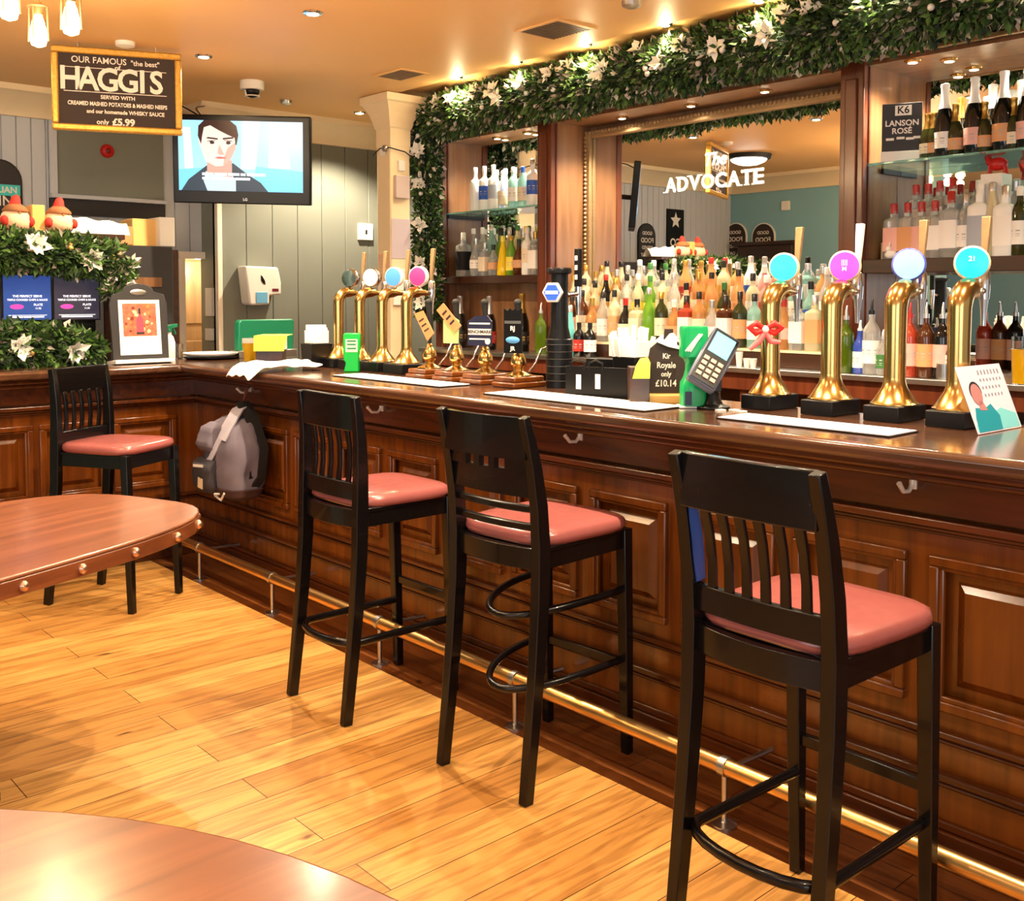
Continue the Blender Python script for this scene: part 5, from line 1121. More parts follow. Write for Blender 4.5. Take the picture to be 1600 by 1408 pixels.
b = MB(); b.bx(sx0, sx1, sy0, sy1, 0.0, 0.0012, tm); scr_ = b.build('screen', scr('sky', rgb(150, 205, 246), 1.1), t)
SWd, SHt = sx1 - sx0, sy1 - sy0
def img(name, m_, polys, lay):
    for P_ in polys:
        b = MB(); b.prism([(sx0 + x * SWd, sy0 + y * SHt) for x, y in P_], 0.0003, tm @ T(0, 0, 0.0012 + 0.0004 * lay)); b.build(name, m_, scr_, smooth=0)
def ell(cx_, cy_, rx, ry, a0=0, a1=360, n=28): return [(cx_ + rx * math.cos(math.radians(a0 + (a1 - a0) * i / n)), cy_ + ry * math.sin(math.radians(a0 + (a1 - a0) * i / n))) for i in range(n + (a1 - a0 < 360))]
img('picture_backdrop', scr('pale', rgb(200, 226, 248), 1.1), [[(0.5, 0.32), (0.62, 0.32), (0.66, 1), (0.52, 1)], [(0.05, 0.3), (0.12, 0.3), (0.10, 0.9), (0.04, 0.9)], [(0.72, 0.34), (0.9, 0.34), (0.88, 0.98), (0.74, 0.98)]], 0)
img('picture_water', scr('aqua', rgb(110, 190, 240), 1.1), [[(0.6, 0), (1, 0), (1, 0.30), (0.62, 0.36)], [(0, 0), (0.25, 0), (0.2, 0.33), (0, 0.30)]], 1)
img('picture_coat', scr('coat', rgb(28, 44, 56), 1.0), [[(0.02, 0), (0.72, 0), (0.66, 0.13), (0.56, 0.24), (0.44, 0.40), (0.24, 0.38), (0.08, 0.16)]], 2)
img('picture_shirt', scr('shirt', rgb(196, 214, 220), 0.9), [[(0.23, 0), (0.46, 0), (0.46, 0.17), (0.40, 0.28), (0.22, 0.28), (0.20, 0.14)]], 3)
img('picture_neck', scr('neck', rgb(210, 150, 130), 1.0), [[(0.23, 0.24), (0.43, 0.20), (0.43, 0.44), (0.23, 0.44)]], 4)
img('picture_face', scr('skin', rgb(248, 206, 188), 1.05), [[(0.18, 0.62), (0.165, 0.72), (0.19, 0.9), (0.30, 0.97), (0.42, 0.93), (0.47, 0.78), (0.46, 0.60), (0.42, 0.45), (0.36, 0.36), (0.30, 0.35), (0.22, 0.42)]], 5)
img('picture_face_shade', scr('skin shade', rgb(222, 160, 140), 1.0), [[(0.36, 0.36), (0.42, 0.45), (0.46, 0.60), (0.465, 0.70), (0.40, 0.62), (0.37, 0.5)], [(0.33, 0.66), (0.37, 0.52), (0.34, 0.51), (0.315, 0.54)]], 6)
img('picture_hair', scr('hair', rgb(60, 34, 28), 1.0), [[(0.185, 0.66), (0.16, 0.78), (0.165, 0.92), (0.21, 1.0), (0.42, 1.0), (0.47, 0.93), (0.485, 0.80), (0.47, 0.66), (0.46, 0.66), (0.455, 0.76), (0.40, 0.80), (0.33, 0.86), (0.26, 0.93), (0.21, 0.90), (0.195, 0.78)]], 7)
img('picture_eyes', scr('eyes', rgb(50, 30, 30), 1.0), [[(0.255, 0.705), (0.27, 0.712), (0.29, 0.705), (0.292, 0.675), (0.275, 0.664), (0.258, 0.67)], [(0.385, 0.70), (0.40, 0.712), (0.42, 0.705), (0.422, 0.675), (0.405, 0.662), (0.388, 0.67)], [(0.225, 0.745), (0.32, 0.728), (0.32, 0.75), (0.24, 0.765)], [(0.36, 0.73), (0.45, 0.75), (0.44, 0.772), (0.36, 0.755)], [(0.235, 0.70), (0.305, 0.718), (0.305, 0.724), (0.24, 0.712)], [(0.37, 0.718), (0.44, 0.705), (0.435, 0.716), (0.37, 0.726)]], 8)
img('picture_mouth', scr('mouth', rgb(190, 96, 90), 1.0), [[(0.29, 0.475), (0.33, 0.492), (0.39, 0.48), (0.37, 0.46), (0.32, 0.457)]], 8)
img('picture_subtitle', scr('subtitle', rgb(245, 248, 255), 1.2), [[(x, 0.222), (x + w_, 0.222), (x + w_, 0.258), (x, 0.258)] for x, w_ in ((0.19, .09), (0.29, .10), (0.40, .09), (0.50, .04), (0.55, .15))] + [[(x, 0.16), (x + w_, 0.16), (x + w_, 0.195), (x, 0.195)] for x, w_ in ((0.19, .06), (0.265, .05), (0.325, .12), (0.455, .12))], 9)
b = MB(); b.text('LG', 0.022, tm @ T(0.02, -TH / 2 + 0.027, 0.001), 0.0004, 0.0003); b.build('logo', M['steel'], t, smooth=0)
b = MB(); b.tube([c0 - Vector(tm.col[2][:3]) * 0.05, c0 - Vector(tm.col[2][:3]) * 0.3, Vector((3.30, YW - 0.02, c0.z))], 0.02, 8); b.box((3.33, YW - 0.012, c0.z), (0.12, 0.02, 0.2)); b.build('wall_arm', M['matblack'], t)
tp = tm @ Vector((-0.25, TH / 2, -0.03))
b = MB(); b.tube([tp, tp + Vector((0.02, 0.1, 0.05)), tp + Vector((0.12, 0.3, 0.10)), Vector((3.12, 6.62, 2.79))], 0.005, 6); b.tube([tp + Vector((0, 0, -0.01)), tp + Vector((-0.1, 0.1, 0.07)), tp + Vector((-0.3, 0.25, 0.06))], 0.005, 6); b.build('cable', M['black'], t)
# ================================================================ WALL FITTINGS
def PYb(u, v, y): return PY(u, v, y)
p = PY(168, 236, YL); t = thing('fire_bell', 'round red fire bell on the grey wall under the HAGGIS sign', 'fire bell', (p.x, YL + 0.03, p.z)); b = MB(RX(PI / 2)); b.lathe([(0.046, 0.0), (0.046, 0.03), (0.034, 0.045), (0.001, 0.05)], 24); b.build('bell', M['red'], t, smooth=50); b = MB(RX(PI / 2)); b.lathe([(0.02, 0.049), (0.012, 0.056), (0.001, 0.058)], 14); b.build('boss', mat('dark red plastic', rgb(130, 16, 20), 0.4), t)
p = PY(398, 450, YW)
t = thing('paper_dispenser', 'white wall dispenser with blue window, above the dark green crate', 'dispenser', (p.x, YW, p.z))
b = MB(); b.prism([(-0.14, 0.155), (0.12, 0.15), (0.135, 0.09), (0.145, 0.04), (0.145, -0.05), (0.05, -0.055), (0.05, -0.12), (-0.08, -0.125), (-0.11, -0.12)], 0.13, frame((0, -0.001, 0), (1, 0, 0), (0, 0, 1))); b.build('housing', M['white'], t, bevel=0.014, seg=3)
b = MB(); b.bx(-0.06, 0.03, -0.136, -0.1315, -0.11, -0.03); b.build('blue_window', mat('blue window', rgb(110, 180, 226), 0.3), t, bevel=0.003)
b = MB(); b.prism([(-0.02, 0.09), (-0.01, 0.085), (0.012, 0.05), (0.016, 0.025), (-0.002, 0.03), (-0.018, 0.05)], 0.002, frame((0, -0.1315, 0), (1, 0, 0), (0, 0, 1))); b.build('emblem', M['black'], t)
b = MB(); b.bx(0.07, 0.12, -0.134, -0.1315, -0.025, -0.005); b.build('plate', mat('dark red plate', rgb(110, 30, 50), 0.4), t)
p = PY(570, 365, YW)
for (u0, v0, u1, v1, nm, l, y_) in ((558, 349, 580, 376, 'switch_box', 'white box with keyhole on the grey wall left of the column', YW), ):
    a, c = PY(u0, v0, y_), PY(u1, v1, y_)
    t = thing(nm, l, 'switch', ((a.x + c.x) / 2, y_, (a.z + c.z) / 2)); hw, hh_ = (c.x - a.x) / 2, (a.z - c.z) / 2
    b = MB(); b.bx(-hw, hw, -0.03, 0, -hh_, hh_); b.build('box', M['white'], t, bevel=0.004); b = MB(); b.bx(-0.008, 0.008, -0.032, -0.030, -0.02, 0.015); b.build('keyhole', M['black'], t)
for (v0, v1, l, col_) in ((450, 494, 'tall pale switch plate on the wall return by the doorway', 'white'), (513, 532, 'small white socket below the switch plate by the doorway', 'white')):
    a, c = PX(330, v0, 3.30), PX(330, v1, 3.30); y_ = a.y
    b = MB(); b.bx(3.275, 3.30, y_ - 0.05, y_ + 0.05, c.z, a.z); o = b.build('switch_plate', M['white'], bevel=0.003); tag(o, l, 'switch')
# column notices (on the face towards the bar, x-)
cx0, cy0 = 3.985 - 0.08, 5.64
def on_col(u0, v0, u1, v1, face): return
def colface(name, label, cat, zc_, w_, h_, th, m_, face='S', lines=0):
    # face 'S' looks along -y, 'W' along -x
    if face == 'S': F_ = frame((3.985, 5.64 - 0.0805, zc_), (1, 0, 0), (0, 0, 1))
    else: F_ = frame((3.985 - 0.0805, 5.64, zc_), (0, -1, 0), (0, 0, 1))
    b = MB(); b.bx(-w_ / 2, w_ / 2, -h_ / 2, h_ / 2, 0, th, F_)
    if lines:
        t = thing(name, label, cat); b.build('sheet', m_, t)
        b = MB()
        for i in range(lines): yy = h_ / 2 - h_ * (i + 1) / (lines + 1); b.bx(-w_ * 0.4, w_ * (0.4 - 0.1 * (i % 3)), yy - 0.002, yy + 0.002, th, th + 0.0006, F_)
        b.build('printed_line', mat('grey print', rgb(190, 186, 180), 0.6), t)
        return t
    o = b.build(name, m_, bevel=0.004); return tag(o, label, cat)
colface('notice_sheet', 'lilac grey notice sheet in the middle of the column', 'notice', 1.88, 0.15, 0.26, 0.002, mat('lilac notice', rgb(196, 180, 190), 0.6), 'S', 9)
colface('notice_sheet', 'peach notice sheet on the left face of the column', 'notice', 1.68, 0.13, 0.20, 0.002, mat('peach notice', rgb(230, 190, 160), 0.6), 'W', 8)
colface('switch_box', 'white wall switch near the top of the column', 'switch', 2.36, 0.05, 0.07, 0.02, M['white'], 'S')
colface('wall_speaker', 'lilac white box on the column under the switch', 'box', 2.22, 0.11, 0.15, 0.03, mat('lilac white plastic', rgb(214, 196, 192), 0.4), 'S')
colface('wall_plate', 'small white plate just below the column capital', 'plate', 2.46, 0.045, 0.07, 0.012, M['white'], 'W')
colface('framed_certificate', 'white framed certificate low on the column behind the tap badges', 'frame', 1.56, 0.14, 0.24, 0.012, M['paper'], 'S')
b = MB(frame((3.985 - 0.085, 5.60, 2.47), (0, -1, 0), (0, 0, 1))); b.lathe([(0.022, 0), (0.022, 0.02), (0.016, 0.025)], 18); o = b.build('sensor', M['steel'], smooth=50); tag(o, 'small round metal sensor at the top of the column', 'sensor')
b = MB(); b.tube([(3.895, 5.75, 2.44), (3.89, 5.66, 2.475), (3.892, 5.55, 2.47), (4.0, 5.53, 2.45), (4.08, 5.55, 2.42)], 0.004, 6); o = b.build('cable', M['black']); tag(o, 'thin black cable looped round the column neck', 'cable')
# ---- chalkboards seen in the mirror
def arched_board(name, label, F_, w_, h_, words, shade=M['charcoal']):
    t = thing(name, label, 'chalkboard'); r = w_ / 2
    poly = [(-r, -h_ / 2), (r, -h_ / 2), (r, h_ / 2 - r)] + [(r * math.cos(a), h_ / 2 - r + r * math.sin(a)) for a in [PI * i / 12 for i in range(1, 12)]] + [(-r, h_ / 2 - r)]
    b = MB(); b.prism(poly, 0.02, F_); b.build('board', M['white'] if shade is M['chalk'] else M['matblack'], t)
    b = MB(); b.prism([(x * 0.92, y * 0.95) for x, y in poly], 0.003, F_ @ T(0, 0, 0.02)); b.build('face', shade, t)
    b = MB()
    for i, (s_, z_) in enumerate(words): b.text(s_, z_, F_ @ T(0, h_ * 0.26 - i * h_ * 0.17, 0.0235), 0.0005, 0.001)
    b.build('chalk_writing', M['ink'], t, smooth=0)
    return t
W1 = [('GOOD', 0.05), ('FOOD', 0.07), ('SERVED', 0.05), ('ALL DAY', 0.05)]
arched_board('arched_chalkboard', 'arched grey chalkboard on the pale wall, reflected in the mirror at left', frame((1.17, YL - 0.001, 2.04), (1, 0, 0), (0, 0, 1)), 0.27, 0.44, W1)
arched_board('arched_chalkboard', 'dark arched board with turquoise lettering at the left edge of the photo', frame((1.93, YL - 0.001, 2.14), (1, 0, 0), (0, 0, 1)), 0.27, 0.46, [('', .05), ('', 0.04), ('GIN', 0.09)], M['charcoal'])
t = [q for q in bpy.data.objects if q.get('label', '').startswith('dark arched board')][0]
b = MB(); b.bx(1.81, 2.05, YL - 0.0265, YL - 0.0235, 2.14, 2.21); o = b.build('banner', mat('turquoise', rgb(70, 210, 205), 0.5), t, label='turquoise band')
b = MB(); b.text('ITALIAN', 0.055, frame((1.93, YL - 0.027, 2.175), (1, 0, 0), (0, 0, 1)), 0.0005, 0.0015); b.build('banner_lettering', M['ink'], o, smooth=0)
arched_board('arched_chalkboard', 'brown arched menu board on the blue wall, left of two in the mirror', frame((-0.299, 6.97, 2.10), (0, 1, 0), (0, 0, 1)), 0.30, 0.46, W1, M['chalk'])
arched_board('arched_chalkboard', 'brown arched menu board on the blue wall, right of two in the mirror', frame((-0.299, 6.60, 2.08), (0, 1, 0), (0, 0, 1)), 0.30, 0.46, W1, M['chalk'])
b = MB(); b.bx(-0.299, -0.18, 6.15, 6.95, 2.06, 2.10); b.bx(-0.299, -0.22, 6.2, 6.9, 1.3, 2.06); o = b.build('mantel', M['darkwood'], bevel=0.004); tag(o, 'dark wooden mantel on the blue wall seen in the mirror', 'mantel')
b = MB(); b.bx(-0.3, -0.27, 6.27, 6.37, 2.43, 2.53); o = b.build('alarm_box', M['white'], bevel=0.006); tag(o, 'white alarm box high on the blue wall seen in the mirror', 'alarm')
st = frame((0.70, YL - 0.001, 2.17), (1, 0, 0), (0, 0, 1))
t = thing('star_poster', 'black poster with a star and CO lettering, seen in the mirror', 'poster'); b = MB(); b.bx(-0.14, 0.14, -0.2, 0.26, 0, 0.015, st); b.build('sheet', M['black'], t)
b = MB(); b.prism([((0.09 if k % 2 == 0 else 0.04) * math.sin(PI * k / 5), 0.14 + (0.09 if k % 2 == 0 else 0.04) * math.cos(PI * k / 5)) for k in range(10)], 0.002, st @ T(0, 0, 0.015)); b.text('CO', 0.12, st @ T(0, -0.10, 0.0155), 0.001, 0.003); b.build('print', M['ink'], t, smooth=0)
# ================================================================ LEFT GANTRY
GY = 5.95
t = thing('gantry_shelf', 'dark overhead shelf on the bar return carrying garlands and gnomes', 'shelf', (0, 0, 0))
b = MB(); b.bx(0.2, 2.285, GY - 0.05, GY + 0.14, 1.825, 1.855); b.build('shelf_board', M['darkwood'], t, bevel=0.003)
for xx in (2.20, 1.2, 0.3): b = MB(); b.bx(xx, xx + 0.03, GY + 0.05, GY + 0.08, ZB, 1.825); b.build('post', M['darkwood'], t)
b = MB(); b.bx(0.3, 2.2, GY + 0.06, GY + 0.07, 1.62, 1.825); b.build('back_board', M['charcoal'], t)
# menu screens
mcol = [rgb(66, 60, 100), rgb(46, 84, 160), rgb(52, 50, 72), rgb(60, 60, 90)]
xw = PY(75, 450, GY).x - PY(20, 450, GY).x
for k in range(5):
    x1 = PY(155, 450, GY).x - k * 0.263; x0 = x1 - 0.258
    t = thing('menu_screen', ['dark menu screen at the right end, next to the poster stand', 'blue lit menu screen second from the poster stand', 'violet menu screen cut by the left edge of the photo', 'menu screen third beyond the left edge', 'menu screen furthest left on the bar return'][k], 'screen', ((x0 + x1) / 2, GY, 1.365), 0, 'menu screens between the garlands')
    h = 0.255; hw = (x1 - x0) / 2
    b = MB(); b.bx(-hw, hw, -0.01, 0.012, 0, h); b.build('panel', M['black'], t)
    b = MB(); b.bx(-hw + 0.006, hw - 0.006, -0.0115, -0.01, 0.006, h - 0.006); b.build('display', em('menu ' + str(k), [rgb(50, 48, 62), rgb(40, 70, 140), rgb(66, 60, 110), rgb(50, 50, 80), rgb(50, 50, 80)][k], 0.55), t)
    F_ = frame((0, -0.0117, 0), (1, 0, 0), (0, 0, 1)); b = MB()
    b.text('THE PERFECT SERVE', 0.017, F_ @ T(0, 0.135, 0), 0.0003, 0.0004, sx=1.0); b.text('TRIPLE COOKED CHIPS & SAUCE', 0.015, F_ @ T(0, 0.115, 0), 0.0003, 0.0004, sx=0.95)
    b.bx(-0.10, 0.10, 0.03, 0.033, 0, 0.0005, F_); b.bx(-0.085, 0.085, 0.018, 0.026, 0, 0.0005, F_); b.text('PLATE', 0.017, F_ @ T(0.055, 0.088, 0), 0.0003, 0.0003); b.text('11.95', 0.014, F_ @ T(0.055, 0.068, 0), 0.0003, 0.0003)
    b.build('menu_text', em('menu text', rgb(220, 220, 230), 0.9), t, smooth=0)
    b = MB(); b.sph((-0.055, 0.078, 0.0), 0.036, 16, 6, (1, 0.38, 0.02), F_); b.build('pink_badge', em('pink menu', rgb(215, 60, 150), 0.8), t)
    b = MB(); b.bx(-hw + .02, hw - .02, 0.0125, 0.03, -0.24, 0.0); b.build('stand', M['black'], t)
# things on the shelf
def gnome(x, label, y=GY + 0.0):
    t = thing('snowman_figure', label, 'figurine', (x, y, 1.8555), math.radians(8), 'festive figures on the gantry shelf')
    body = mat('peach felt', rgb(246, 196, 160), 0.8, bump=0.4, nscale=60)
    b = MB(); b.lathe([(0.045, 0), (0.072, 0.015), (0.082, 0.05), (0.070, 0.09), (0.045, 0.12), (0.03, 0.135)], 22, sy=0.8); b.build('body', body, t, smooth=70)
    b = MB(); b.sph((0, -0.052, 0.095), 0.010, 8, 6); b.build('nose', mat('tan felt', rgb(190, 140, 90), 0.8), t)
    b = MB(); b.lathe([(0.064, 0.102), (0.066, 0.112), (0.05, 0.13), (0.034, 0.142)], 22); b.build('hat_brim', mat('brown felt', rgb(150, 96, 56), 0.8), t, smooth=70)
    b = MB(); b.tube([(0, 0, 0.13), (0.002, 0, 0.155), (0.008, 0, 0.18), (0.016, 0, 0.192)], [0.036, 0.028, 0.022, 0.008], 14); b.build('hat', mat('red felt', rgb(196, 50, 36), 0.8), t, smooth=70)
    for s in (1, -1): b = MB(); b.sph((s * 0.07, -0.03, 0.05), 0.026, 12, 8, (0.9, 0.8, 1.1)); b.build('mitten', mat('red felt', rgb(196, 50, 36), 0.8), t, smooth=70)
    return t
gnome(PY(24, 350, GY).x, 'peach festive gnome with red hat beside the turquoise lettered board')
gnome(PY(92, 350, GY).x, 'peach festive gnome with red hat above the menu screens, right of two')
b = MB(); b.bx(PY(48, 350, GY).x, PY(68, 350, GY).x, GY - 0.03, GY + 0.08, 1.8555, 2.0); o = b.build('candle_box', mat('pale pine', rgb(226, 176, 100), 0.5), bevel=0.004); tag(o, 'cream box standing between the two gnomes', 'box')
b = MB(); vs = []
for i in range(15):
    for j in range(5):
        a = i / 14; c = j / 4; vs.append((1.98 + 0.36 * a, GY + 0.02 + 0.10 * c, 1.857 + 0.10 * math.sin(PI * c) * (1 - 0.3 * a) + 0.006 * math.sin(a * 17 + c * 4) * math.sin(PI * c)))
b.add(vs, [(i * 5 + j, (i + 1) * 5 + j, (i + 1) * 5 + j + 1, i * 5 + j + 1) for i in range(14) for j in range(4)]); o = b.build('white_cloth', M['paper'], smooth=60); tag(o, 'folded white cloth on the gantry shelf beside the right gnome', 'cloth')
# tall dark cabinet and boxes on it
cy_ = 6.4; x0, x1, zt = PY(186, 383, cy_).x, PY(286, 385, cy_).x, 1.82
t = thing('tall_cabinet', 'tall charcoal cabinet behind the poster stand', 'cabinet'); b = MB(); b.bx(x0 - 0.5, x1 - 0.07, cy_, cy_ + 0.45, 0, zt); b.build('body', M['charcoal'], t, bevel=0.004)
b = MB(); b.bx(x1 - 0.069, x1 - 0.03, cy_ + 0.01, cy_ + 0.45, 0, zt - 0.02); b.build('side_panel', M['darkwood'], t)
b = MB(); b.bx(x1 - 0.33, x1 - 0.15, cy_ - 0.012, cy_, 1.56, 1.62); b.build('label_plate', M['lightwood'], t)
def crate(u0, v0, u1, v1, y, d, m_, label):
    a, c = PY(u0, v0, y), PY(u1, v1, y); b = MB(); b.bx(a.x, c.x, y, y + d, zt + 0.001, a.z); o = b.build('cardboard_box', m_, bevel=0.006); tag(o, label, 'box', None)
crate(188, 353, 208, 383, 6.42, 0.08, M['orange'], 'small tan box in front on top of the dark cabinet')
crate(207, 341, 247, 383, 6.50, 0.2, mat('kraft yellow', rgb(240, 196, 120), 0.6), 'yellow cardboard box on top of the dark cabinet')
crate(249, 339, 274, 383, 6.44, 0.2, M['paper'], 'white box at the right end on top of the dark cabinet')
# ================================================================ GARLANDS
LG_ = [mat('pine green leaf', rgb(54, 84, 36), 0.6), mat('mid green leaf', rgb(84, 118, 52), 0.6), mat('dark green leaf', rgb(26, 48, 26), 0.6), mat('frosted grey leaf', rgb(150, 140, 128), 0.6), mat('white tipped leaf', rgb(226, 218, 206), 0.6)]
def garland(name, label, path, rad, nleaf, wts, size, fn=(0, 0), grp=None, flat=None, seed=1, bright=0):
    rnd = random.Random(seed)
    t = thing(name, label, 'garland', (0, 0, 0), 0, grp)
    path = [Vector(p) for p in path]; seg = [(path[i + 1] - path[i]).length for i in range(len(path) - 1)]; Lt = sum(seg)
    def at(q):
        d = q * Lt
        for i, s_ in enumerate(seg):
            if d <= s_ or i == len(seg) - 1: return path[i].lerp(path[i + 1], min(1, d / s_)), (path[i + 1] - path[i]).normalized(), i + d / s_
            d -= s_
    R_ = rad if isinstance(rad, (list, tuple)) else [rad] * len(path)
    def radat(f): i = min(len(path) - 2, int(f)); return R_[i] + (R_[i + 1] - R_[i]) * min(1, f - i)
    b = MB(); M_ = Matrix()
    V, Fc, Mi = b.v, b.f, b.m
    for k in range(nleaf):
        c, td, f = at(rnd.random()); r = radat(f) * (0.25 + 0.75 * rnd.random() ** 0.5)
        r *= 1 + 0.25 * noise.noise(c * 6)
        d = Vector((rnd.gauss(0, 1), rnd.gauss(0, 1), rnd.gauss(0, 1))); d -= td * d.dot(td)
        if d.length < 1e-3: continue
        d.normalize()
        if flat: d = Vector((d.x * flat[0], d.y * flat[1], d.z * flat[2]))
        p = c + d * r
        ax = (d + td * rnd.uniform(-1.2, 1.2) + Vector((rnd.uniform(-.5, .5), rnd.uniform(-.5, .5), rnd.uniform(-.7, .3)))).normalized()
        sd_ = ax.cross(Vector((rnd.gauss(0, 1), rnd.gauss(0, 1), rnd.gauss(0, 1)))).normalized()
        nn = ax.cross(sd_)
        mi = rnd.choices(range(5), wts)[0]
        L_ = size * rnd.uniform(0.6, 1.35); w_ = L_ * (0.24 if mi != 4 else 0.3)
        n0 = len(V)
        V += [p, p + ax * L_ * 0.45 + sd_ * w_ + nn * w_ * 0.35, p + ax * L_, p + ax * L_ * 0.45 - sd_ * w_ + nn * w_ * 0.35]
        Fc += [(n0, n0 + 1, n0 + 2), (n0, n0 + 2, n0 + 3)]; Mi += [mi, mi]
    o = b.build('foliage', LG_, t, smooth=0); o['kind'] = 'stuff'
    b = MB(); b.tube(path, [r * 0.35 for r in R_], 8); b.build('stem', mat('dark green leaf', rgb(26, 48, 26), 0.6), t)
    nf, nb = fn
    for k in range(nf):
        c, td, f = at((k + 0.5) / nf + rnd.uniform(-.02, .02)); r = radat(f)
        out = Vector((-1, -0.35, rnd.uniform(-0.1, 0.75))) if abs(td.y) > 0.5 or abs(td.z) > .5 else Vector((0.1, -1, rnd.uniform(-0.3, 0.5)))
        out -= td * out.dot(td); out.normalize(); p = c + out * r * 0.95; b = MB()
        for j in range(14):
            a = 2 * PI * j / 8 + rnd.random(); e1 = td; e2 = out.cross(td)
            ax = (e1 * math.cos(a) + e2 * math.sin(a) + out * rnd.uniform(-0.1, 1.1)).normalized(); sd_ = ax.cross(out).normalized(); L_ = size * rnd.uniform(1.1, 1.9)
            b.add([p, p + ax * L_ * .5 + sd_ * L_ * .28 + out * .01, p + ax * L_, p + ax * L_ * .5 - sd_ * L_ * .28 + out * .01], [(0, 1, 2), (0, 2, 3)])
        b.build('white_flower', mat('white poinsettia petal', rgb(246, 246, 238), 0.5), t, smooth=0)
    for k in range(nb):
        c, td, f = at(rnd.random()); r = radat(f)
        out = Vector((-1, -0.4, rnd.uniform(-0.5, 0.7))) if abs(td.y) > 0.5 or abs(td.z) > .5 else Vector((0, -1, rnd.uniform(-0.6, 0.6)))
        out -= td * out.dot(td); out.normalize()
        b = MB(); b.sph(tuple(c + out * r * 1.0), 0.021 if size > .05 else 0.015, 12, 8); b.build('bauble', bright if bright else M['white'], t, smooth=80)
    return t
gp_ = [(4.24, 5.62, 2.69), (4.20, 5.2, 2.685), (4.19, 4.6, 2.685), (4.18, 4.0, 2.69), (4.18, 3.4, 2.69), (4.18, 2.8, 2.70), (4.17, 2.2, 2.71), (4.17, 1.5, 2.72), (4.17, 1.0, 2.72)]
garland('garland', 'long leafy garland with white flowers and baubles along the top of the back bar', gp_, [0.12, 0.14, 0.145, 0.145, 0.145, 0.145, 0.15, 0.15, 0.15], 26000, (34, 26, 26, 11, 4), 0.042, (24, 46), flat=(1.0, 1, 1.0), seed=4)
garland('garland', 'narrow leafy garland hanging down beside the column', [(4.22, 5.60, 2.62), (4.22, 5.58, 2.2), (4.21, 5.56, 1.8), (4.20, 5.53, 1.35)], [0.10, 0.085, 0.09, 0.085], 5200, (30, 18, 34, 8, 3), 0.042, (5, 9), seed=5)
M['gilded'] = mat('pale gold bauble', rgb(224, 180, 100), 0.35, 0.4)
xg0, xg1 = 0.35, PY(188, 400, 5.9).x
garland('garland', 'upper leafy garland under the gantry shelf above the menu screens', [(xg0, 5.87, 1.73), (1.2, 5.86, 1.74), (1.7, 5.86, 1.745), (2.0, 5.87, 1.73), (2.24, 5.88, 1.70)], [0.10, 0.105, 0.105, 0.10, 0.08], 7000, (36, 36, 20, 4, 1.5), 0.05, (6, 8), seed=6, bright=M['gilded'])
garland('garland', 'lower leafy garland on the bar return below the menu screens', [(xg0, 5.84, 1.24), (1.2, 5.83, 1.24), (1.7, 5.82, 1.24), (1.95, 5.82, 1.225), (2.10, 5.82, 1.20)], [0.10, 0.105, 0.105, 0.095, 0.06], 6500, (36, 36, 20, 4, 1.5), 0.05, (6, 8), seed=7, bright=M['gilded'])
garland('garland', 'short drooping sprig at the right end of the gantry beside the poster stand', [(2.24, 5.87, 1.70), (2.25, 5.86, 1.60), (2.17, 5.84, 1.50)], [0.07, 0.06, 0.04], 700, (34, 30, 10, 10, 16), 0.05, (1, 0), seed=8)
# ================================================================ BACKPACK
def blob(b, rings, n=24, M_=None):
    """rings: (z, cx, cy, rx, ry, power)"""
    fine = []
    for a_, c_ in zip(rings, rings[1:]):
        for q in range(4): fine.append(tuple(a_[i] + (c_[i] - a_[i]) * q / 4 for i in range(6)))
    rings = fine + [rings[-1]]
    vs = []
    for z, cx_, cy2, rx, ry, p_ in rings:
        for i in range(n):
            a = 2 * PI * i / n; c, s = math.cos(a), math.sin(a); q = (abs(c) ** p_ + abs(s) ** p_) ** (-1 / p_)
            wv_ = 1 + 0.16 * noise.noise(Vector((c * 2.2 + 5, s * 2.8, z * 11))) + 0.06 * noise.noise(Vector((c * 6, s * 6, z * 26)))
            vs.append((cx_ + rx * c * q * wv_, cy2 + ry * s * q * wv_, z))
    k = len(rings)
    b.add(vs, [(i * n + j, i * n + (j + 1) % n, (i + 1) * n + (j + 1) % n, (i + 1) * n + j) for i in range(k - 1) for j in range(n)] + [tuple(reversed(range(n))), tuple(range((k - 1) * n, k * n))], M_)
# local: x out of the bar (towards -world x), y along the bar
t = thing('backpack', 'grey backpack hanging from a coat hook under the bar beside the corner', 'backpack', (BF - 0.065, 4.90, 0.46), 0)
gy = mat('grey violet canvas', rgb(110, 103, 116), 0.8, nz=0.15, nscale=12, bump=0.3); gd = mat('dark grey canvas', rgb(52, 48, 54), 0.8, bump=0.3, nscale=30); gl_ = mat('pale grey canvas', rgb(176, 172, 186), 0.8)
b = MB(); blob(b, [(0.0, -0.09, -0.01, 0.05, 0.13, 3), (0.03, -0.10, -0.01, 0.095, 0.19, 4), (0.15, -0.10, 0, 0.10, 0.205, 4), (0.28, -0.10, 0.005, 0.095, 0.20, 4), (0.37, -0.09, 0.01, 0.08, 0.17, 3), (0.41, -0.075, 0.01, 0.05, 0.11, 2.5), (0.425, -0.07, 0.01, 0.02, 0.05, 2)]); b.build('main_body', gy, t, smooth=70)
b = MB(); blob(b, [(-0.005, -0.09, -0.02, 0.045, 0.11, 3), (0.025, -0.10, -0.02, 0.098, 0.185, 4), (0.06, -0.103, -0.02, 0.103, 0.195, 4), (0.065, -0.10, -0.02, 0.09, 0.18, 4)]); b.build('base_panel', mat('dark brown canvas', rgb(62, 38, 34), 0.8), t, smooth=70)
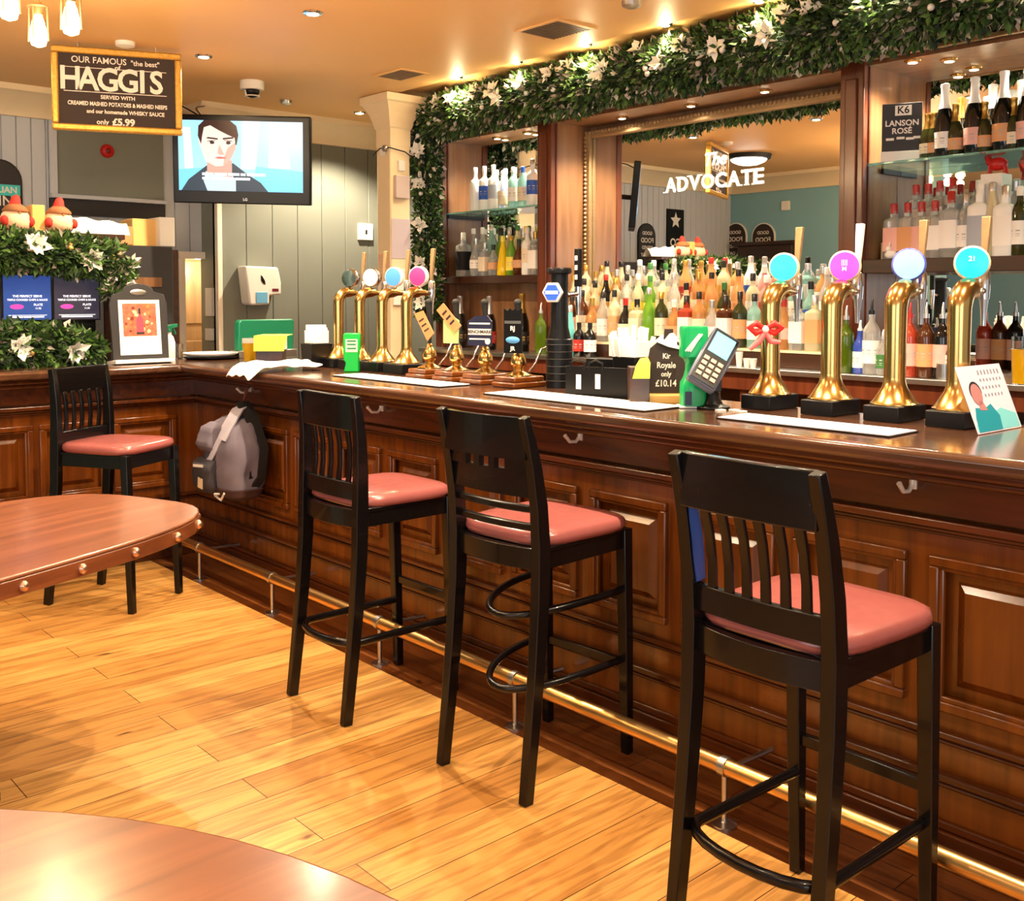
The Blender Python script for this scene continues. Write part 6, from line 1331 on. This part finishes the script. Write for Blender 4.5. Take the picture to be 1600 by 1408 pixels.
b = MB(); blob(b, [(0.03, -0.20, 0.08, 0.03, 0.085, 3), (0.06, -0.21, 0.08, 0.04, 0.10, 4), (0.17, -0.21, 0.08, 0.04, 0.10, 4), (0.20, -0.20, 0.08, 0.02, 0.09, 3)]); b.build('front_pocket', gd, t, smooth=70)
b = MB(); blob(b, [(0.24, -0.19, 0.09, 0.02, 0.09, 3), (0.27, -0.20, 0.09, 0.03, 0.095, 4), (0.36, -0.17, 0.08, 0.035, 0.08, 4), (0.385, -0.15, 0.07, 0.02, 0.06, 3)]); b.build('upper_pocket', gy, t, smooth=70)
b = MB(); b.add([(-0.252, 0.02, 0.165), (-0.252, 0.14, 0.155), (-0.252, 0.14, 0.17), (-0.252, 0.02, 0.18)], [(0, 1, 2, 3)]); b.build('white_tape', M['paper'], t)
b = MB(); b.add([(-0.251, 0.03, 0.05), (-0.251, 0.09, 0.055), (-0.251, 0.085, 0.11), (-0.251, 0.028, 0.105)], [(0, 1, 2, 3)]); b.build('cream_patch', M['cream'], t)
b = MB(); b.bar([(-0.10, -0.03, 0.42), (-0.16, -0.04, 0.36), (-0.205, -0.02, 0.26), (-0.21, 0.03, 0.20), (-0.23, 0.09, 0.15), (-0.2, 0.17, 0.08)], 0.035, 0.006, side=(0, 0.8, 0.6)); b.build('strap', gl_, t, smooth=60)
b = MB(); b.bar([(-0.055, -0.04, 0.47), (-0.09, -0.05, 0.46), (-0.16, -0.075, 0.38), (-0.19, -0.08, 0.31), (-0.17, -0.07, 0.33)], [0.05, 0.08, 0.09, 0.05, 0.02], 0.008, side=(0, 1, 0.2)); b.build('flap', gl_, t, smooth=60)
for s, oy in ((0.0, -0.16), (0.03, -0.13)):
    b = MB(); b.bar([(-0.04 - s, -0.03, 0.49), (-0.03 - s, -0.11, 0.42), (-0.03 - s, oy - 0.05, 0.27), (-0.05 - s, oy - 0.055, 0.12), (-0.09, oy - 0.02, 0.05)], 0.045, 0.012, side=(1, 0, 0)); b.build('shoulder_strap', M['matblack'], t, smooth=60)
b = MB(); b.tube([(0.018, 0.03, 0.556), (0.0, 0.035, 0.56), (-0.015, 0.02, 0.52), (-0.05, -0.02, 0.45), (-0.03, 0.0, 0.50), (0.005, 0.02, 0.565), (0.015, 0.03, 0.56)], 0.006, 8); b.build('hanging_loop', M['redstrap'] if 'redstrap' in M else mat('brown strap', rgb(120, 70, 56), 0.7), t, smooth=60)
b = MB(); b.tube([(-0.2, -0.06, 0.035), (-0.21, -0.02, 0.03), (-0.2, 0.0, 0.02), (-0.19, -0.05, 0.0), (-0.2, -0.11, 0.045)], 0.006, 6); b.build('cord', M['paper'], t)
# blue glimpse at the nearest stool back: thin sliver on its left post
